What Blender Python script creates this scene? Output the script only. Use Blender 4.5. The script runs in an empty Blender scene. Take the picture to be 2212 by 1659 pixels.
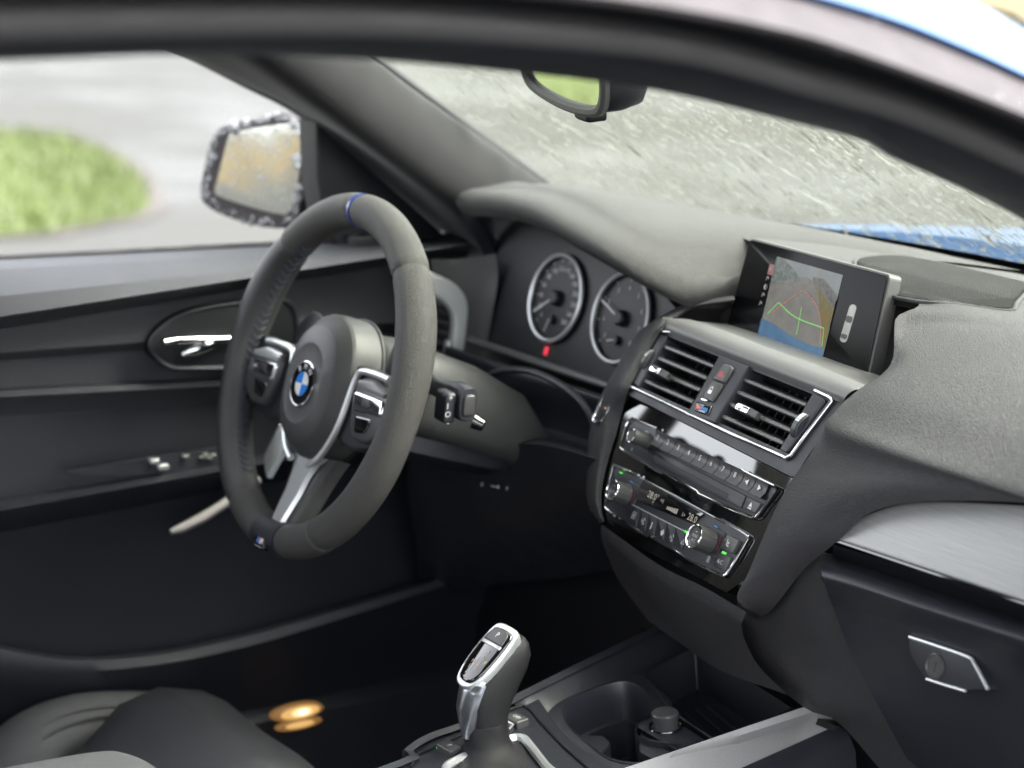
import bpy, bmesh, math, random
import numpy as np
from math import radians as rd
random.seed(7); rng = np.random.default_rng(7)
scn = bpy.context.scene
COL = scn.collection
GZ = 0.83                      # height of the steering wheel centre above the road; car coordinates are measured from there

# ------------------------------------------------------------------ camera
CP = np.array([1.608, -1.026, .508]); PSI, PIT, ROL, FPX = 32.354, 13.036, 1.074, 4917.4   # FPX for a 2212 px wide picture
_p, _q, _r = rd(PSI), rd(PIT), rd(ROL)
CF = np.array([-math.cos(_p)*math.cos(_q), math.sin(_p)*math.cos(_q), -math.sin(_q)])
CR = np.array([math.sin(_p), math.cos(_p), 0.]); CU = np.cross(CR, CF)
CR, CU = math.cos(_r)*CR+math.sin(_r)*CU, -math.sin(_r)*CR+math.cos(_r)*CU
cd = bpy.data.cameras.new('camera'); cam = bpy.data.objects.new('camera', cd); COL.objects.link(cam)
from mathutils import Matrix
cam.matrix_world = Matrix(((CR[0], CU[0], -CF[0], CP[0]), (CR[1], CU[1], -CF[1], CP[1]), (CR[2], CU[2], -CF[2], CP[2]+GZ), (0, 0, 0, 1)))
cd.sensor_width = 36; cd.lens = FPX/2212*36; cd.clip_start = .05; cd.clip_end = 2000
cd.dof.use_dof = True; cd.dof.focus_distance = 1.97; cd.dof.aperture_fstop = cd.lens/17.0
scn.camera = cam
scn.render.resolution_x, scn.render.resolution_y = 1024, 768

# ------------------------------------------------------------------ sky, sun, exposure
SUN_EL, SUN_AZ = 54, 38
w = bpy.data.worlds.new('World'); scn.world = w; w.use_nodes = True
nt = w.node_tree; bg = nt.nodes['Background']
sky = nt.nodes.new('ShaderNodeTexSky'); sky.sky_type = 'NISHITA'; sky.sun_disc = False
sky.sun_elevation = rd(SUN_EL); sky.sun_rotation = rd(SUN_AZ); sky.air_density = 1.0; sky.dust_density = 4; sky.ozone_density = 1
hs = nt.nodes.new('ShaderNodeHueSaturation'); hs.inputs['Saturation'].default_value = .2
nt.links.new(sky.outputs[0], hs.inputs['Color']); nt.links.new(hs.outputs[0], bg.inputs['Color'])
bg.inputs['Strength'].default_value = .15
sl = bpy.data.lights.new('sun', 'SUN'); sl.energy = 1.3; sl.angle = rd(45); sl.color = (1, .98, .94)
so = bpy.data.objects.new('sun', sl); COL.objects.link(so)
# sun stands ahead of the car on its right: direction to it
az = rd(SUN_AZ); so.rotation_euler = (rd(90-SUN_EL), 0, -az+math.pi)
so.location = (0, 0, 6)
vs = scn.view_settings; vs.view_transform = 'Standard'; vs.look = 'None'; vs.gamma = 1; vs.use_curve_mapping = False
vs.exposure = 3.05

# ------------------------------------------------------------------ helpers
def ray(u, v): return CF + CR*(u-1106)/FPX - CU*(v-829.5)/FPX
def onp(u, v, o, n):
    d = ray(u, v); return CP + d*(np.dot(np.asarray(o)-CP, n)/np.dot(d, n))
def on(p, ax, val):
    d = ray(*p); return CP + d*(val-CP[ax])/d[ax]
def zc(x0, y0, w):
    k = w/2212
    return lambda x, y: ((x0+x*k)/1.82278, (y0+y*k)/1.82278)
zV = zc(2300, 1250, 1100); zC = zc(2250, 1600, 900); zS = zc(2600, 800, 1432); zG = zc(2800, 1800, 1232); zH = zc(1500, 2300, 1100)
zK = zc(2300, 2300, 1100); zW = zc(800, 1400, 1100); zT = zc(800, 700, 1100); zI = zc(1600, 800, 1100); zJ = zc(1900, 900, 700)
zM = zc(1300, 0, 1400); zL = zc(0, 0, 1400); zR = zc(2632, 0, 1400); zD = zc(0, 950, 1000); zE = zc(0, 1600, 1500); zB = zc(0, 2200, 1500)
def nrm(a): a = np.asarray(a, float); return a/np.linalg.norm(a)
class Fr:
    def __init__(s, o, x, v): s.o = np.asarray(o, float); s.x = nrm(x); s.v = nrm(v); s.n = np.cross(s.x, s.v)
    def pt(s, a, b, h=0.): return s.o+a*s.x+b*s.v+h*s.n
    def uv(s, p, h=0.):
        P = onp(p[0], p[1], s.o+h*s.n, s.n)-s.o; return (float(P@s.x), float(P@s.v))
    def sh(s, a, b, h=0.): return Fr(s.pt(a, b, h), s.x, s.v)
def YP(o, yaw, pit, rot=0):
    y, q, d = rd(yaw), rd(pit), rd(rot)
    x = np.array([math.cos(y), -math.sin(y), 0]); v = np.array([math.sin(q)*math.sin(y), math.sin(q)*math.cos(y), math.cos(q)])
    return Fr(o, math.cos(d)*x+math.sin(d)*v, -math.sin(d)*x+math.cos(d)*v)
def px(fr, z, pts, h=0.): return [fr.uv(z(*p), h) for p in pts]
ID = lambda x, y: (x, y)

class MB:
    def __init__(s): s.V = []; s.F = []
    def add(s, VF):
        V, F = VF; o = len(s.V); s.V += [tuple(map(float, v)) for v in V]; s.F += [tuple(i+o for i in f) for f in F]; return s
def mk(name, shp, mat, parent=None, ang=38, smooth=True, recalc=True):
    if isinstance(shp, MB): V, F = shp.V, shp.F
    elif isinstance(shp, list):
        m = MB()
        for q in shp: m.add(q)
        V, F = m.V, m.F
    else: V, F = shp
    me = bpy.data.meshes.new(name)
    me.from_pydata([(float(v[0]), float(v[1]), float(v[2])+GZ) for v in V], [], [tuple(f) for f in F]); me.validate()
    if recalc:
        bm = bmesh.new(); bm.from_mesh(me); bmesh.ops.remove_doubles(bm, verts=bm.verts, dist=1e-6); bmesh.ops.recalc_face_normals(bm, faces=bm.faces); bm.to_mesh(me); bm.free()
    if smooth:
        me.polygons.foreach_set('use_smooth', [True]*len(me.polygons)); me.set_sharp_from_angle(angle=rd(ang))
    me.materials.append(mat)
    ob = bpy.data.objects.new(name, me); COL.objects.link(ob)
    if parent is not None: ob.parent = parent
    return ob
def tag(o, label, cat=None, group=None, kind=None):
    if label: o['label'] = label
    if cat: o['category'] = cat
    if group: o['group'] = group
    if kind: o['kind'] = kind
    return o

def rpoly(P, r, n=4):
    """round the corners of a closed polygon"""
    P = [np.array(p, float) for p in P]; out = []; N = len(P)
    rr = r if isinstance(r, (list, tuple)) else [r]*N
    for i in range(N):
        a, b, c = P[i-1], P[i], P[(i+1) % N]; d1, d2 = a-b, c-b; l1, l2 = np.linalg.norm(d1), np.linalg.norm(d2)
        k = min(rr[i], l1*.45, l2*.45)
        if k < 1e-6: out.append(b); continue
        p0, p2 = b+d1/l1*k, b+d2/l2*k
        for t in np.linspace(0, 1, n+1): out.append((1-t)**2*p0+2*t*(1-t)*b+t*t*p2)
    return out
def area2(P): return .5*sum(P[i-1][0]*P[i][1]-P[i][0]*P[i-1][1] for i in range(len(P)))
def inset(P, d):
    P = [np.array(p, float) for p in P]; N = len(P); s = 1 if area2(P) > 0 else -1; out = []
    for i in range(N):
        e1 = P[i]-P[i-1]; e2 = P[(i+1) % N]-P[i]
        l1, l2 = np.linalg.norm(e1), np.linalg.norm(e2)
        if l1 < 1e-9 or l2 < 1e-9: out.append(P[i]); continue
        n1 = np.array([-e1[1], e1[0]])/l1*s; n2 = np.array([-e2[1], e2[0]])/l2*s
        m = n1+n2; m = m/max(np.dot(m, m)*.5, .35)*1.0; out.append(P[i]+m*d)
    return out
def prism(fr, P, h0, h1, bev=0., seg=3):
    rings = [(h0, 0.), (h1-bev, 0.)]
    if bev > 0:
        for k in range(1, seg+1):
            t = k/seg*math.pi/2; rings.append((h1-bev+bev*math.sin(t), bev*(1-math.cos(t))))
    else: rings[1] = (h1, 0.)
    V = []; F = []; N = len(P)
    for (h, d) in rings:
        Q = inset(P, d) if d > 0 else P
        V += [fr.pt(q[0], q[1], h) for q in Q]
    for k in range(len(rings)-1):
        for i in range(N): j = (i+1) % N; F.append((k*N+i, k*N+j, (k+1)*N+j, (k+1)*N+i))
    F.append(tuple(range(N))); F.append(tuple((len(rings)-1)*N+i for i in range(N)))
    return V, F
def rect(a0, a1, b0, b1): return [(a0, b0), (a1, b0), (a1, b1), (a0, b1)]
def plate(fr, P, h):
    return [fr.pt(p[0], p[1], h) for p in P], [tuple(range(len(P)))]
def ringplate(fr, P, Q, h0, h1):
    """raised frame between outline P (outside) and Q (inside), same count"""
    N = len(P); V = [fr.pt(*p, h0) for p in P]+[fr.pt(*p, h1) for p in P]+[fr.pt(*p, h1) for p in Q]+[fr.pt(*p, h0) for p in Q]; F = []
    for k in range(3):
        for i in range(N): j = (i+1) % N; F.append((k*N+i, k*N+j, (k+1)*N+j, (k+1)*N+i))
    return V, F
def cr(P, n):
    """Catmull-Rom through points, n samples per span"""
    P = [np.array(p, float) for p in P]; Q = [2*P[0]-P[1]]+P+[2*P[-1]-P[-2]]; out = []
    for i in range(1, len(Q)-2):
        a, b, c, d = Q[i-1:i+3]
        for t in np.linspace(0, 1, n, endpoint=False):
            out.append(.5*(2*b+(c-a)*t+(2*a-5*b+4*c-d)*t*t+(3*b-a-3*c+d)*t**3))
    out.append(P[-1]); return out
def crc(P, n):
    P = [np.array(p, float) for p in P]; N = len(P); out = []
    for i in range(N):
        a, b, c, d = P[i-1], P[i], P[(i+1) % N], P[(i+2) % N]
        for t in np.linspace(0, 1, n, endpoint=False):
            out.append(.5*(2*b+(c-a)*t+(2*a-5*b+4*c-d)*t*t+(3*b-a-3*c+d)*t**3))
    return out
def grid(ctrl, nu=5, nv=5):
    rows = [cr(r, nu) for r in ctrl]; cols = len(rows[0])
    full = [cr([rows[i][j] for i in range(len(rows))], nv) for j in range(cols)]
    R = len(full[0]); V = [full[j][i] for i in range(R) for j in range(cols)]
    F = [(i*cols+j, i*cols+j+1, (i+1)*cols+j+1, (i+1)*cols+j) for i in range(R-1) for j in range(cols-1)]
    return V, F
def rawgrid(rows, closed=False):
    c = len(rows[0]); V = [p for r in rows for p in r]; F = []
    for i in range(len(rows)-1):
        for j in range(c if closed else c-1):
            k = (j+1) % c; F.append((i*c+j, i*c+k, (i+1)*c+k, (i+1)*c+j))
    return V, F
def loft(sections, cap=True):
    V, F = rawgrid(sections, True); n = len(sections[0])
    if cap: F = F+[tuple(range(n)), tuple((len(sections)-1)*n+i for i in range(n))]
    return V, F
def tube(path, r, n=10, closed=False, ref=None, sy=1.0, cap=True):
    """sweep a circle (sy = squash along the ref direction)"""
    P = [np.array(p, float) for p in path]; N = len(P); rs = r if isinstance(r, (list, tuple, np.ndarray)) else [r]*N
    secs = []; up = None
    for i in range(N):
        a = P[i-1] if (i > 0 or closed) else P[i]; b = P[(i+1) % N] if (i < N-1 or closed) else P[i]
        t = nrm(b-a)
        if ref is not None: w = np.asarray(ref(i) if callable(ref) else ref, float)
        else: w = up if up is not None else (np.array([0, 0, 1.]) if abs(t[2]) < .9 else np.array([1., 0, 0]))
        w = nrm(w-t*np.dot(w, t)); up = w; s = np.cross(t, w)
        secs.append([P[i]+rs[i]*(math.cos(k)*s+sy*math.sin(k)*w) for k in np.linspace(0, 2*math.pi, n, endpoint=False)])
    if closed: return loft(secs+[secs[0]], False)
    return loft(secs, cap)
def lathe(fr, a, b, prof, n=28, knurl=None):
    """prof: (r, h); knurl = (first ring, last ring, count, depth)"""
    secs = []
    for k, (r, h) in enumerate(prof):
        ring = []
        for i in range(n):
            th = 2*math.pi*i/n; rr = r
            if knurl and knurl[0] <= k <= knurl[1]: rr = r*(1-knurl[3]*(1 if (i*knurl[2]//n*1.0) % 1 < .5 and (i*knurl[2]/n) % 1 < .35 else 0))
            ring.append(fr.pt(a+rr*math.cos(th), b+rr*math.sin(th), h))
        secs.append(ring)
    return loft(secs)
def disc(fr, a, b, r, h, n=28, t0=0, t1=360, r0=0.):
    T = np.linspace(rd(t0), rd(t1), n+1)
    if r0 <= 0:
        if t1-t0 >= 360: return [fr.pt(a+r*math.cos(t), b+r*math.sin(t), h) for t in T[:-1]], [tuple(range(n))]
        return [fr.pt(a, b, h)]+[fr.pt(a+r*math.cos(t), b+r*math.sin(t), h) for t in T], [(0,)+tuple(range(1, n+2))]
    V = [fr.pt(a+r*math.cos(t), b+r*math.sin(t), h) for t in T]+[fr.pt(a+r0*math.cos(t), b+r0*math.sin(t), h) for t in T]
    return V, [(i, i+1, n+2+i, n+1+i) for i in range(n)]
def stroke(fr, P, w, h):
    """flat line of width w through 2-D points"""
    P = [np.array(p, float) for p in P]; L = []; R_ = []
    for i in range(len(P)):
        t = P[min(i+1, len(P)-1)]-P[max(i-1, 0)]; l = np.linalg.norm(t); t = t/(l if l > 1e-9 else 1); n = np.array([-t[1], t[0]])*w/2
        L.append(fr.pt(*(P[i]+n), h)); R_.append(fr.pt(*(P[i]-n), h))
    m = len(P); return L+R_, [(i, i+1, m+i+1, m+i) for i in range(m-1)]
def text(fr, s, a, b, size, h, align='CENTER', rot=0., shear=0.):
    """flat lettering as mesh data in a frame"""
    c = bpy.data.curves.new('t', 'FONT'); c.body = s; c.size = size; c.align_x = align; c.align_y = 'CENTER'; c.resolution_u = 2; c.shear = shear
    o = bpy.data.objects.new('t', c); COL.objects.link(o); me = bpy.data.meshes.new_from_object(o)
    cs, sn = math.cos(rot), math.sin(rot)
    V = [fr.pt(a+v.co.x*cs-v.co.y*sn, b+v.co.x*sn+v.co.y*cs, h) for v in me.vertices]; F = [tuple(p.vertices) for p in me.polygons]
    bpy.data.objects.remove(o); bpy.data.curves.remove(c); bpy.data.meshes.remove(me); return V, F
def boxm(fr, a0, a1, b0, b1, h0, h1, bev=.001, r=.002): return prism(fr, rpoly(rect(a0, a1, b0, b1), r), h0, h1, bev)

# ------------------------------------------------------------------ materials
def mat(name, col, rough=.5, metal=0., spec=.5, coat=0., bump=None, var=0., vscale=30, rvar=0., emis=None, es=0., alpha=None, aniso=None, sheen=0.):
    m = bpy.data.materials.new(name); m.use_nodes = True; t = m.node_tree; b = t.nodes['Principled BSDF']
    col = tuple(col)+(1,) if len(col) == 3 else col
    b.inputs['Base Color'].default_value = col; b.inputs['Roughness'].default_value = rough; b.inputs['Metallic'].default_value = metal
    b.inputs['Specular IOR Level'].default_value = spec; b.inputs['Coat Weight'].default_value = coat; b.inputs['Coat Roughness'].default_value = .04
    if sheen: b.inputs['Sheen Weight'].default_value = sheen; b.inputs['Sheen Roughness'].default_value = .4
    if emis: b.inputs['Emission Color'].default_value = tuple(emis)+(1,); b.inputs['Emission Strength'].default_value = es
    tc = t.nodes.new('ShaderNodeTexCoord')
    if var or rvar:
        nz = t.nodes.new('ShaderNodeTexNoise'); nz.inputs['Scale'].default_value = vscale; nz.inputs['Detail'].default_value = 6; t.links.new(tc.outputs['Object'], nz.inputs['Vector'])
        if var:
            mx = t.nodes.new('ShaderNodeMix'); mx.data_type = 'RGBA'; t.links.new(nz.outputs['Fac'], mx.inputs['Factor'])
            mx.inputs[6].default_value = tuple(c*(1-var) for c in col[:3])+(1,); mx.inputs[7].default_value = tuple(min(1, c*(1+var)) for c in col[:3])+(1,); t.links.new(mx.outputs[2], b.inputs['Base Color'])
        if rvar:
            mr = t.nodes.new('ShaderNodeMapRange'); mr.inputs[1].default_value = .3; mr.inputs[2].default_value = .7; mr.inputs[3].default_value = max(.02, rough-rvar); mr.inputs[4].default_value = rough+rvar
            t.links.new(nz.outputs['Fac'], mr.inputs[0]); t.links.new(mr.outputs[0], b.inputs['Roughness'])
    if bump:
        kind, sc, st, dist = bump
        bp = t.nodes.new('ShaderNodeBump'); bp.inputs['Strength'].default_value = st; bp.inputs['Distance'].default_value = dist
        if kind == 'leather':
            n0 = t.nodes.new('ShaderNodeTexNoise'); n0.inputs['Scale'].default_value = sc*.5; n0.inputs['Detail'].default_value = 2; t.links.new(tc.outputs['Object'], n0.inputs['Vector'])
            mv = t.nodes.new('ShaderNodeVectorMath'); mv.operation = 'SCALE'; mv.inputs[3].default_value = 1.2/sc; t.links.new(n0.outputs['Color'], mv.inputs[0])
            ad = t.nodes.new('ShaderNodeVectorMath'); ad.operation = 'ADD'; t.links.new(tc.outputs['Object'], ad.inputs[0]); t.links.new(mv.outputs[0], ad.inputs[1])
            v = t.nodes.new('ShaderNodeTexVoronoi'); v.feature = 'DISTANCE_TO_EDGE'; v.inputs['Scale'].default_value = sc; t.links.new(ad.outputs[0], v.inputs['Vector'])
            rp = t.nodes.new('ShaderNodeValToRGB'); rp.color_ramp.elements[0].position = 0; rp.color_ramp.elements[1].position = .25; t.links.new(v.outputs['Distance'], rp.inputs[0]); t.links.new(rp.outputs[0], bp.inputs['Height'])
        elif kind == 'noise':
            n0 = t.nodes.new('ShaderNodeTexNoise'); n0.inputs['Scale'].default_value = sc; n0.inputs['Detail'].default_value = 4; t.links.new(tc.outputs['Object'], n0.inputs['Vector']); t.links.new(n0.outputs['Fac'], bp.inputs['Height'])
        elif kind == 'brush':
            mp = t.nodes.new('ShaderNodeMapping'); mp.inputs['Scale'].default_value = (sc*.012, sc, sc); t.links.new(tc.outputs['Object'], mp.inputs[0])
            n0 = t.nodes.new('ShaderNodeTexNoise'); n0.inputs['Scale'].default_value = 1; n0.inputs['Detail'].default_value = 5; t.links.new(mp.outputs[0], n0.inputs['Vector']); t.links.new(n0.outputs['Fac'], bp.inputs['Height'])
            mr = t.nodes.new('ShaderNodeMapRange'); mr.inputs[3].default_value = rough-.1; mr.inputs[4].default_value = rough+.12; t.links.new(n0.outputs['Fac'], mr.inputs[0]); t.links.new(mr.outputs[0], b.inputs['Roughness'])
            rp2 = t.nodes.new('ShaderNodeMapRange'); rp2.inputs[1].default_value = .35; rp2.inputs[2].default_value = .65; t.links.new(n0.outputs['Fac'], rp2.inputs[0])
            mb_ = t.nodes.new('ShaderNodeMix'); mb_.data_type = 'RGBA'; mb_.inputs[6].default_value = tuple(c*.87 for c in col[:3])+(1,); mb_.inputs[7].default_value = tuple(min(1, c*1.12) for c in col[:3])+(1,); t.links.new(rp2.outputs[0], mb_.inputs['Factor']); t.links.new(mb_.outputs[2], b.inputs['Base Color'])
        t.links.new(bp.outputs[0], b.inputs['Normal'])
    return m
M = {}
M['dash'] = mat('dash_leather_grain', (.043, .042, .046), .46, bump=('leather', 680, .8, .0008), var=.12, vscale=9)
M['hoodpad'] = mat('dash_upper_grain', (.040, .0395, .041), .5, bump=('leather', 780, .7, .0007), var=.1, vscale=9)
M['hard'] = mat('hard_black_plastic', (.017, .019, .025), .42, bump=('noise', 2600, .25, .0003), rvar=.06)
M['satin'] = mat('satin_grey_plastic', (.13, .13, .13), .36, bump=('noise', 3000, .1, .0002))
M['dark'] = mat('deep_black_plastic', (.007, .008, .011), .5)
M['carpet'] = mat('black_carpet', (.010, .012, .016), .95, bump=('noise', 900, .6, .002))
M['piano'] = mat('gloss_black_lacquer', (.004, .004, .0045), .04, coat=1., rvar=.015, vscale=60)
M['lcd'] = mat('lcd_glass', (.006, .006, .007), .06, coat=1.)
M['chrome'] = mat('bright_chrome', (.82, .83, .84), .1, 1.)
M['silver'] = mat('satin_silver', (.66, .68, .69), .34, .75, bump=('noise', 1500, .05, .0002))
M['alu'] = mat('matt_silver_paint', (.8, .84, .83), .4, .2)
M['armleather'] = mat('armrest_leather', (.13, .13, .13), .38, bump=('leather', 700, .5, .0006))
M['doorlow'] = mat('door_lower_plastic', (.011, .013, .018), .5, bump=('noise', 2200, .2, .0003))  # hard plastic, its colour also darkened for the shade low in the cabin
M['brush'] = mat('brushed_aluminium', (.45, .455, .45), .5, .5, bump=('brush', 1900, .12, .0002))
M['key'] = mat('soft_touch_key', (.05, .05, .051), .34)
M['rubber'] = mat('black_rubber_seal', (.05, .049, .052), .5, rvar=.1)
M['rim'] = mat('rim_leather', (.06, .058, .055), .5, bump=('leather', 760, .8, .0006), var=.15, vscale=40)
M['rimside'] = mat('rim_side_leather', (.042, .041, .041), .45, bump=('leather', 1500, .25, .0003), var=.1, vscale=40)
M['pad'] = mat('airbag_cover_plastic', (.046, .047, .047), .48, bump=('noise', 2500, .2, .0003))
M['blueband'] = mat('blue_leather_band', (.03, .06, .25), .3, coat=.4)
M['slat'] = mat('vent_slat_plastic', (.085, .085, .085), .32)
M['scr'] = mat('coated_screen_glass', (.006, .006, .007), .14, spec=.1)
M['lever'] = mat('lever_leather', (.011, .011, .012), .55, spec=.3, bump=('leather', 1500, .4, .0003))
M['bolster'] = mat('bolster_leather', (.06, .062, .066), .45, bump=('leather', 700, .4, .0006))
M['grab'] = mat('grab_satin', (.30, .28, .28), .5, .2)
M['spine'] = mat('dark_satin_metal', (.36, .38, .42), .3, .95)
M['thread'] = mat('blue_thread', (.045, .055, .09), .7)
M['seat'] = mat('seat_leather', (.03, .032, .036), .42, bump=('leather', 700, .4, .0006), var=.1, vscale=12)
M['paint'] = mat('blue_metallic_paint', (.032, .085, .2), .45, .15, spec=.3, coat=.3, bump=('noise', 90, .25, .002))
M['wetblack'] = mat('wet_black_trim', (.05, .045, .047), .6, spec=.12, bump=('noise', 60, .4, .004), var=.25, vscale=50)
M['headliner'] = mat('headliner_cloth', (.12, .12, .125), .9, bump=('noise', 1800, .3, .0005))
M['pillar'] = mat('pillar_cloth', (.013, .013, .016), .85, bump=('noise', 1800, .3, .0005), sheen=.15)
M['white'] = mat('white_print', (.8, .8, .8), .5)
M['wprint'] = mat('pale_print', (.55, .55, .55), .5)
M['red'] = mat('red_print', (.6, .06, .06), .5)
M['blue'] = mat('blue_print', (.05, .25, .7), .5)
M['emblue'] = mat('emblem_blue', (.02, .2, .65), .25, coat=.6)
M['emwhite'] = mat('emblem_white', (.75, .75, .73), .25, coat=.6)
M['mirror'] = mat('mirror_glass', (.9, .91, .9), .015, 1.)
M['wetmirror'] = mat('wet_mirror_glass', (.52, .53, .49), .03, 1., bump=('noise', 260, .35, .0012))
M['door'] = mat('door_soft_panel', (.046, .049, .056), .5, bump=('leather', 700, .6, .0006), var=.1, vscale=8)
M['grille'] = mat('speaker_mesh_black', (.006, .006, .006), .8, spec=.15)
M['grillewire'] = mat('speaker_mesh_wire', (.014, .014, .014), .7, spec=.25)
def em(name, col, st, base=(.01, .01, .01), rough=.3): return mat(name, base, rough, emis=col, es=st*.14)
M['e_red'] = em('lit_red', (1, .06, .1), .9); M['dullred'] = mat('red_arc_print', (.32, .03, .04), .5); M['e_green'] = em('lit_green', (.15, 1, .12), .9); M['e_warm'] = em('lit_lamp_and_reflection', (1, .58, .2), .75); M['e_w0'] = em('lit_warm_rim', (1, .5, .14), .22); M['e_w2'] = em('lit_warm_mid', (1, .7, .34), 1.3); M['e_bulb'] = em('lit_lamp_core', (1, .85, .55), 2.5)
M['e_lcd'] = em('lit_lcd_segments', (1, .93, .8), .35); M['e_orange'] = em('lit_pale_orange', (1, .6, .45), .55); M['e_yel'] = em('lit_yellow_green', (.75, 1, .2), .6)
def glassmat(name, tint=(.93, .96, .94)):
    m = bpy.data.materials.new(name); m.use_nodes = True; t = m.node_tree; t.nodes.clear()
    o = t.nodes.new('ShaderNodeOutputMaterial'); a = t.nodes.new('ShaderNodeBsdfTransparent'); a.inputs[0].default_value = tint+(1,)
    g = t.nodes.new('ShaderNodeBsdfGlossy'); g.inputs['Roughness'].default_value = .02; f = t.nodes.new('ShaderNodeFresnel'); f.inputs[0].default_value = 1.45
    x = t.nodes.new('ShaderNodeMixShader'); t.links.new(f.outputs[0], x.inputs[0]); t.links.new(a.outputs[0], x.inputs[1]); t.links.new(g.outputs[0], x.inputs[2]); t.links.new(x.outputs[0], o.inputs[0]); return m
M['glass'] = glassmat('window_glass', (.80, .82, .73))
def watermat():
    m = bpy.data.materials.new('rain_water_dark_tint'); m.use_nodes = True; t = m.node_tree; t.nodes.clear()
    o = t.nodes.new('ShaderNodeOutputMaterial'); g = t.nodes.new('ShaderNodeBsdfGlass'); g.inputs['IOR'].default_value = 1.33; g.inputs['Roughness'].default_value = 0.; g.inputs[0].default_value = (.79, .80, .77, 1)  # grey tint put in to imitate the drops' dark refraction
    t.links.new(g.outputs[0], o.inputs[0]); return m
M['water'] = watermat()
M['bead'] = mat('sky_white_rain_bead', (.75, .77, .78), .08); M['bead'].node_tree.nodes['Principled BSDF'].inputs['Transmission Weight'].default_value = .8  # white base stands in for bright sky refracted in the beads
# ------------------------------------------------------------------ the setting
GR = -GZ
def asphalt():
    m = mat('wet_asphalt', (.07, .07, .068), .3); t = m.node_tree; b = t.nodes['Principled BSDF']; b.inputs['Specular IOR Level'].default_value = .09; tc = t.nodes['Texture Coordinate']
    n1 = t.nodes.new('ShaderNodeTexNoise'); n1.inputs['Scale'].default_value = .55; n1.inputs['Detail'].default_value = 5; n1.inputs['Roughness'].default_value = .6; t.links.new(tc.outputs['Object'], n1.inputs['Vector'])
    r = t.nodes.new('ShaderNodeMapRange'); r.inputs[1].default_value = .38; r.inputs[2].default_value = .62; r.inputs[3].default_value = .25; r.inputs[4].default_value = .7; t.links.new(n1.outputs['Fac'], r.inputs[0]); t.links.new(r.outputs[0], b.inputs['Roughness'])
    mx = t.nodes.new('ShaderNodeMix'); mx.data_type = 'RGBA'; mx.inputs[6].default_value = (.02, .02, .02, 1); mx.inputs[7].default_value = (.075, .075, .068, 1); t.links.new(n1.outputs['Fac'], mx.inputs['Factor']); t.links.new(mx.outputs[2], b.inputs['Base Color'])
    n2 = t.nodes.new('ShaderNodeTexNoise'); n2.inputs['Scale'].default_value = 90; n2.inputs['Detail'].default_value = 3; t.links.new(tc.outputs['Object'], n2.inputs['Vector'])
    bp = t.nodes.new('ShaderNodeBump'); bp.inputs['Strength'].default_value = .35; bp.inputs['Distance'].default_value = .006; t.links.new(n2.outputs['Fac'], bp.inputs['Height']); t.links.new(bp.outputs[0], b.inputs['Normal'])
    return m
S = 700.
tag(mk('road', ([(-S, -S, GR), (S, -S, GR), (S, S, GR), (-S, S, GR)], [(0, 1, 2, 3)]), asphalt(), recalc=False), 'wet grey asphalt road around the car', kind='structure')
M['soil'] = mat('wet_brown_soil', (.04, .033, .026), .6, bump=('noise', 12, .6, .05), var=.4, vscale=3)
M['turf'] = mat('turf_ground', (.05, .07, .009), .9, bump=('noise', 20, .6, .05), var=.35, vscale=1.2)
def blob(pts, z, zc, scale=1.0):
    P = crc(pts, 6); c = sum(P)/len(P); P = [c+(p-c)*scale for p in P]
    rows = [[np.array([c[0]+(p[0]-c[0])*k, c[1]+(p[1]-c[1])*k, GR+z+(zc-z)*(1-k**2)]) for p in P] for k in (1, .93, .8, .6, .35, .05)]
    V, F = rawgrid(rows, True); V = list(V)+[np.array([c[0], c[1], GR+zc])]; n = len(P)
    F += [((5*n)+i, 5*n+(i+1) % n, len(V)-1) for i in range(n)]; return (V, F), P
lp = [on(p, 2, GR)[:2] for p in [(0, 288), (150, 306), (270, 358), (318, 425), (300, 466), (150, 496), (0, 513)]]
lp = lp+[np.array(q) for q in [(-6.3, .2), (-6.6, -1.8), (-8.2, -3.2), (-10.8, -2.0), (-11.6, .6)]]
(sv, _) = blob(lp, .006, .02, 1.035); tag(mk('soil_bed', sv, M['soil']), 'brown wet earth edging the lawn island', kind='structure')
(lv, lpo) = blob(lp, .012, .05, 1.0); lawn = tag(mk('lawn_ground', lv, M['turf']), 'green lawn island beside the wet road', kind='structure')
def inpoly(x, y, P):
    c = False
    for i in range(len(P)):
        a, b = P[i-1], P[i]
        if (a[1] > y) != (b[1] > y) and x < (b[0]-a[0])*(y-a[1])/(b[1]-a[1])+a[0]: c = not c
    return c
gV = []; gF = []; xs = [p[0] for p in lpo]; ys = [p[1] for p in lpo]; cxy = sum(lpo)/len(lpo)
while len(gF) < 40000:
    x, y = random.uniform(min(xs), max(xs)), random.uniform(min(ys), max(ys))
    if not inpoly(x, y, lpo): continue
    k = 0.; a = random.random()*6.283; l = random.uniform(.0, .03); wd = random.uniform(.003, .006); zb = GR+.015; ln = random.uniform(.0, .06); a2 = random.random()*6.28
    o = len(gV); gV += [(x-wd*math.cos(a), y-wd*math.sin(a), zb), (x+wd*math.cos(a), y+wd*math.sin(a), zb), (x+ln*math.cos(a2), y+ln*math.sin(a2), zb+l+.03)]; gF.append((o, o+1, o+2))
M['grass'] = mat('lawn_grass_blades', (.052, .072, .008), .5, var=.35, vscale=.9)
gr = mk('grass', (gV, gF), M['grass'], smooth=False, recalc=False); tag(gr, 'bright green grass covering the lawn island', 'grass', kind='stuff')
M['drygrass'] = mat('dry_grass_verge', (.12, .085, .03), .9, bump=('noise', 8, .8, .1), var=.5, vscale=1.5)
def verge(name, P, label, z=.012):
    (v, _) = blob([np.array(p, float) for p in P], z, z+.1); tag(mk(name, v, M['drygrass']), label, kind='structure')
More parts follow.
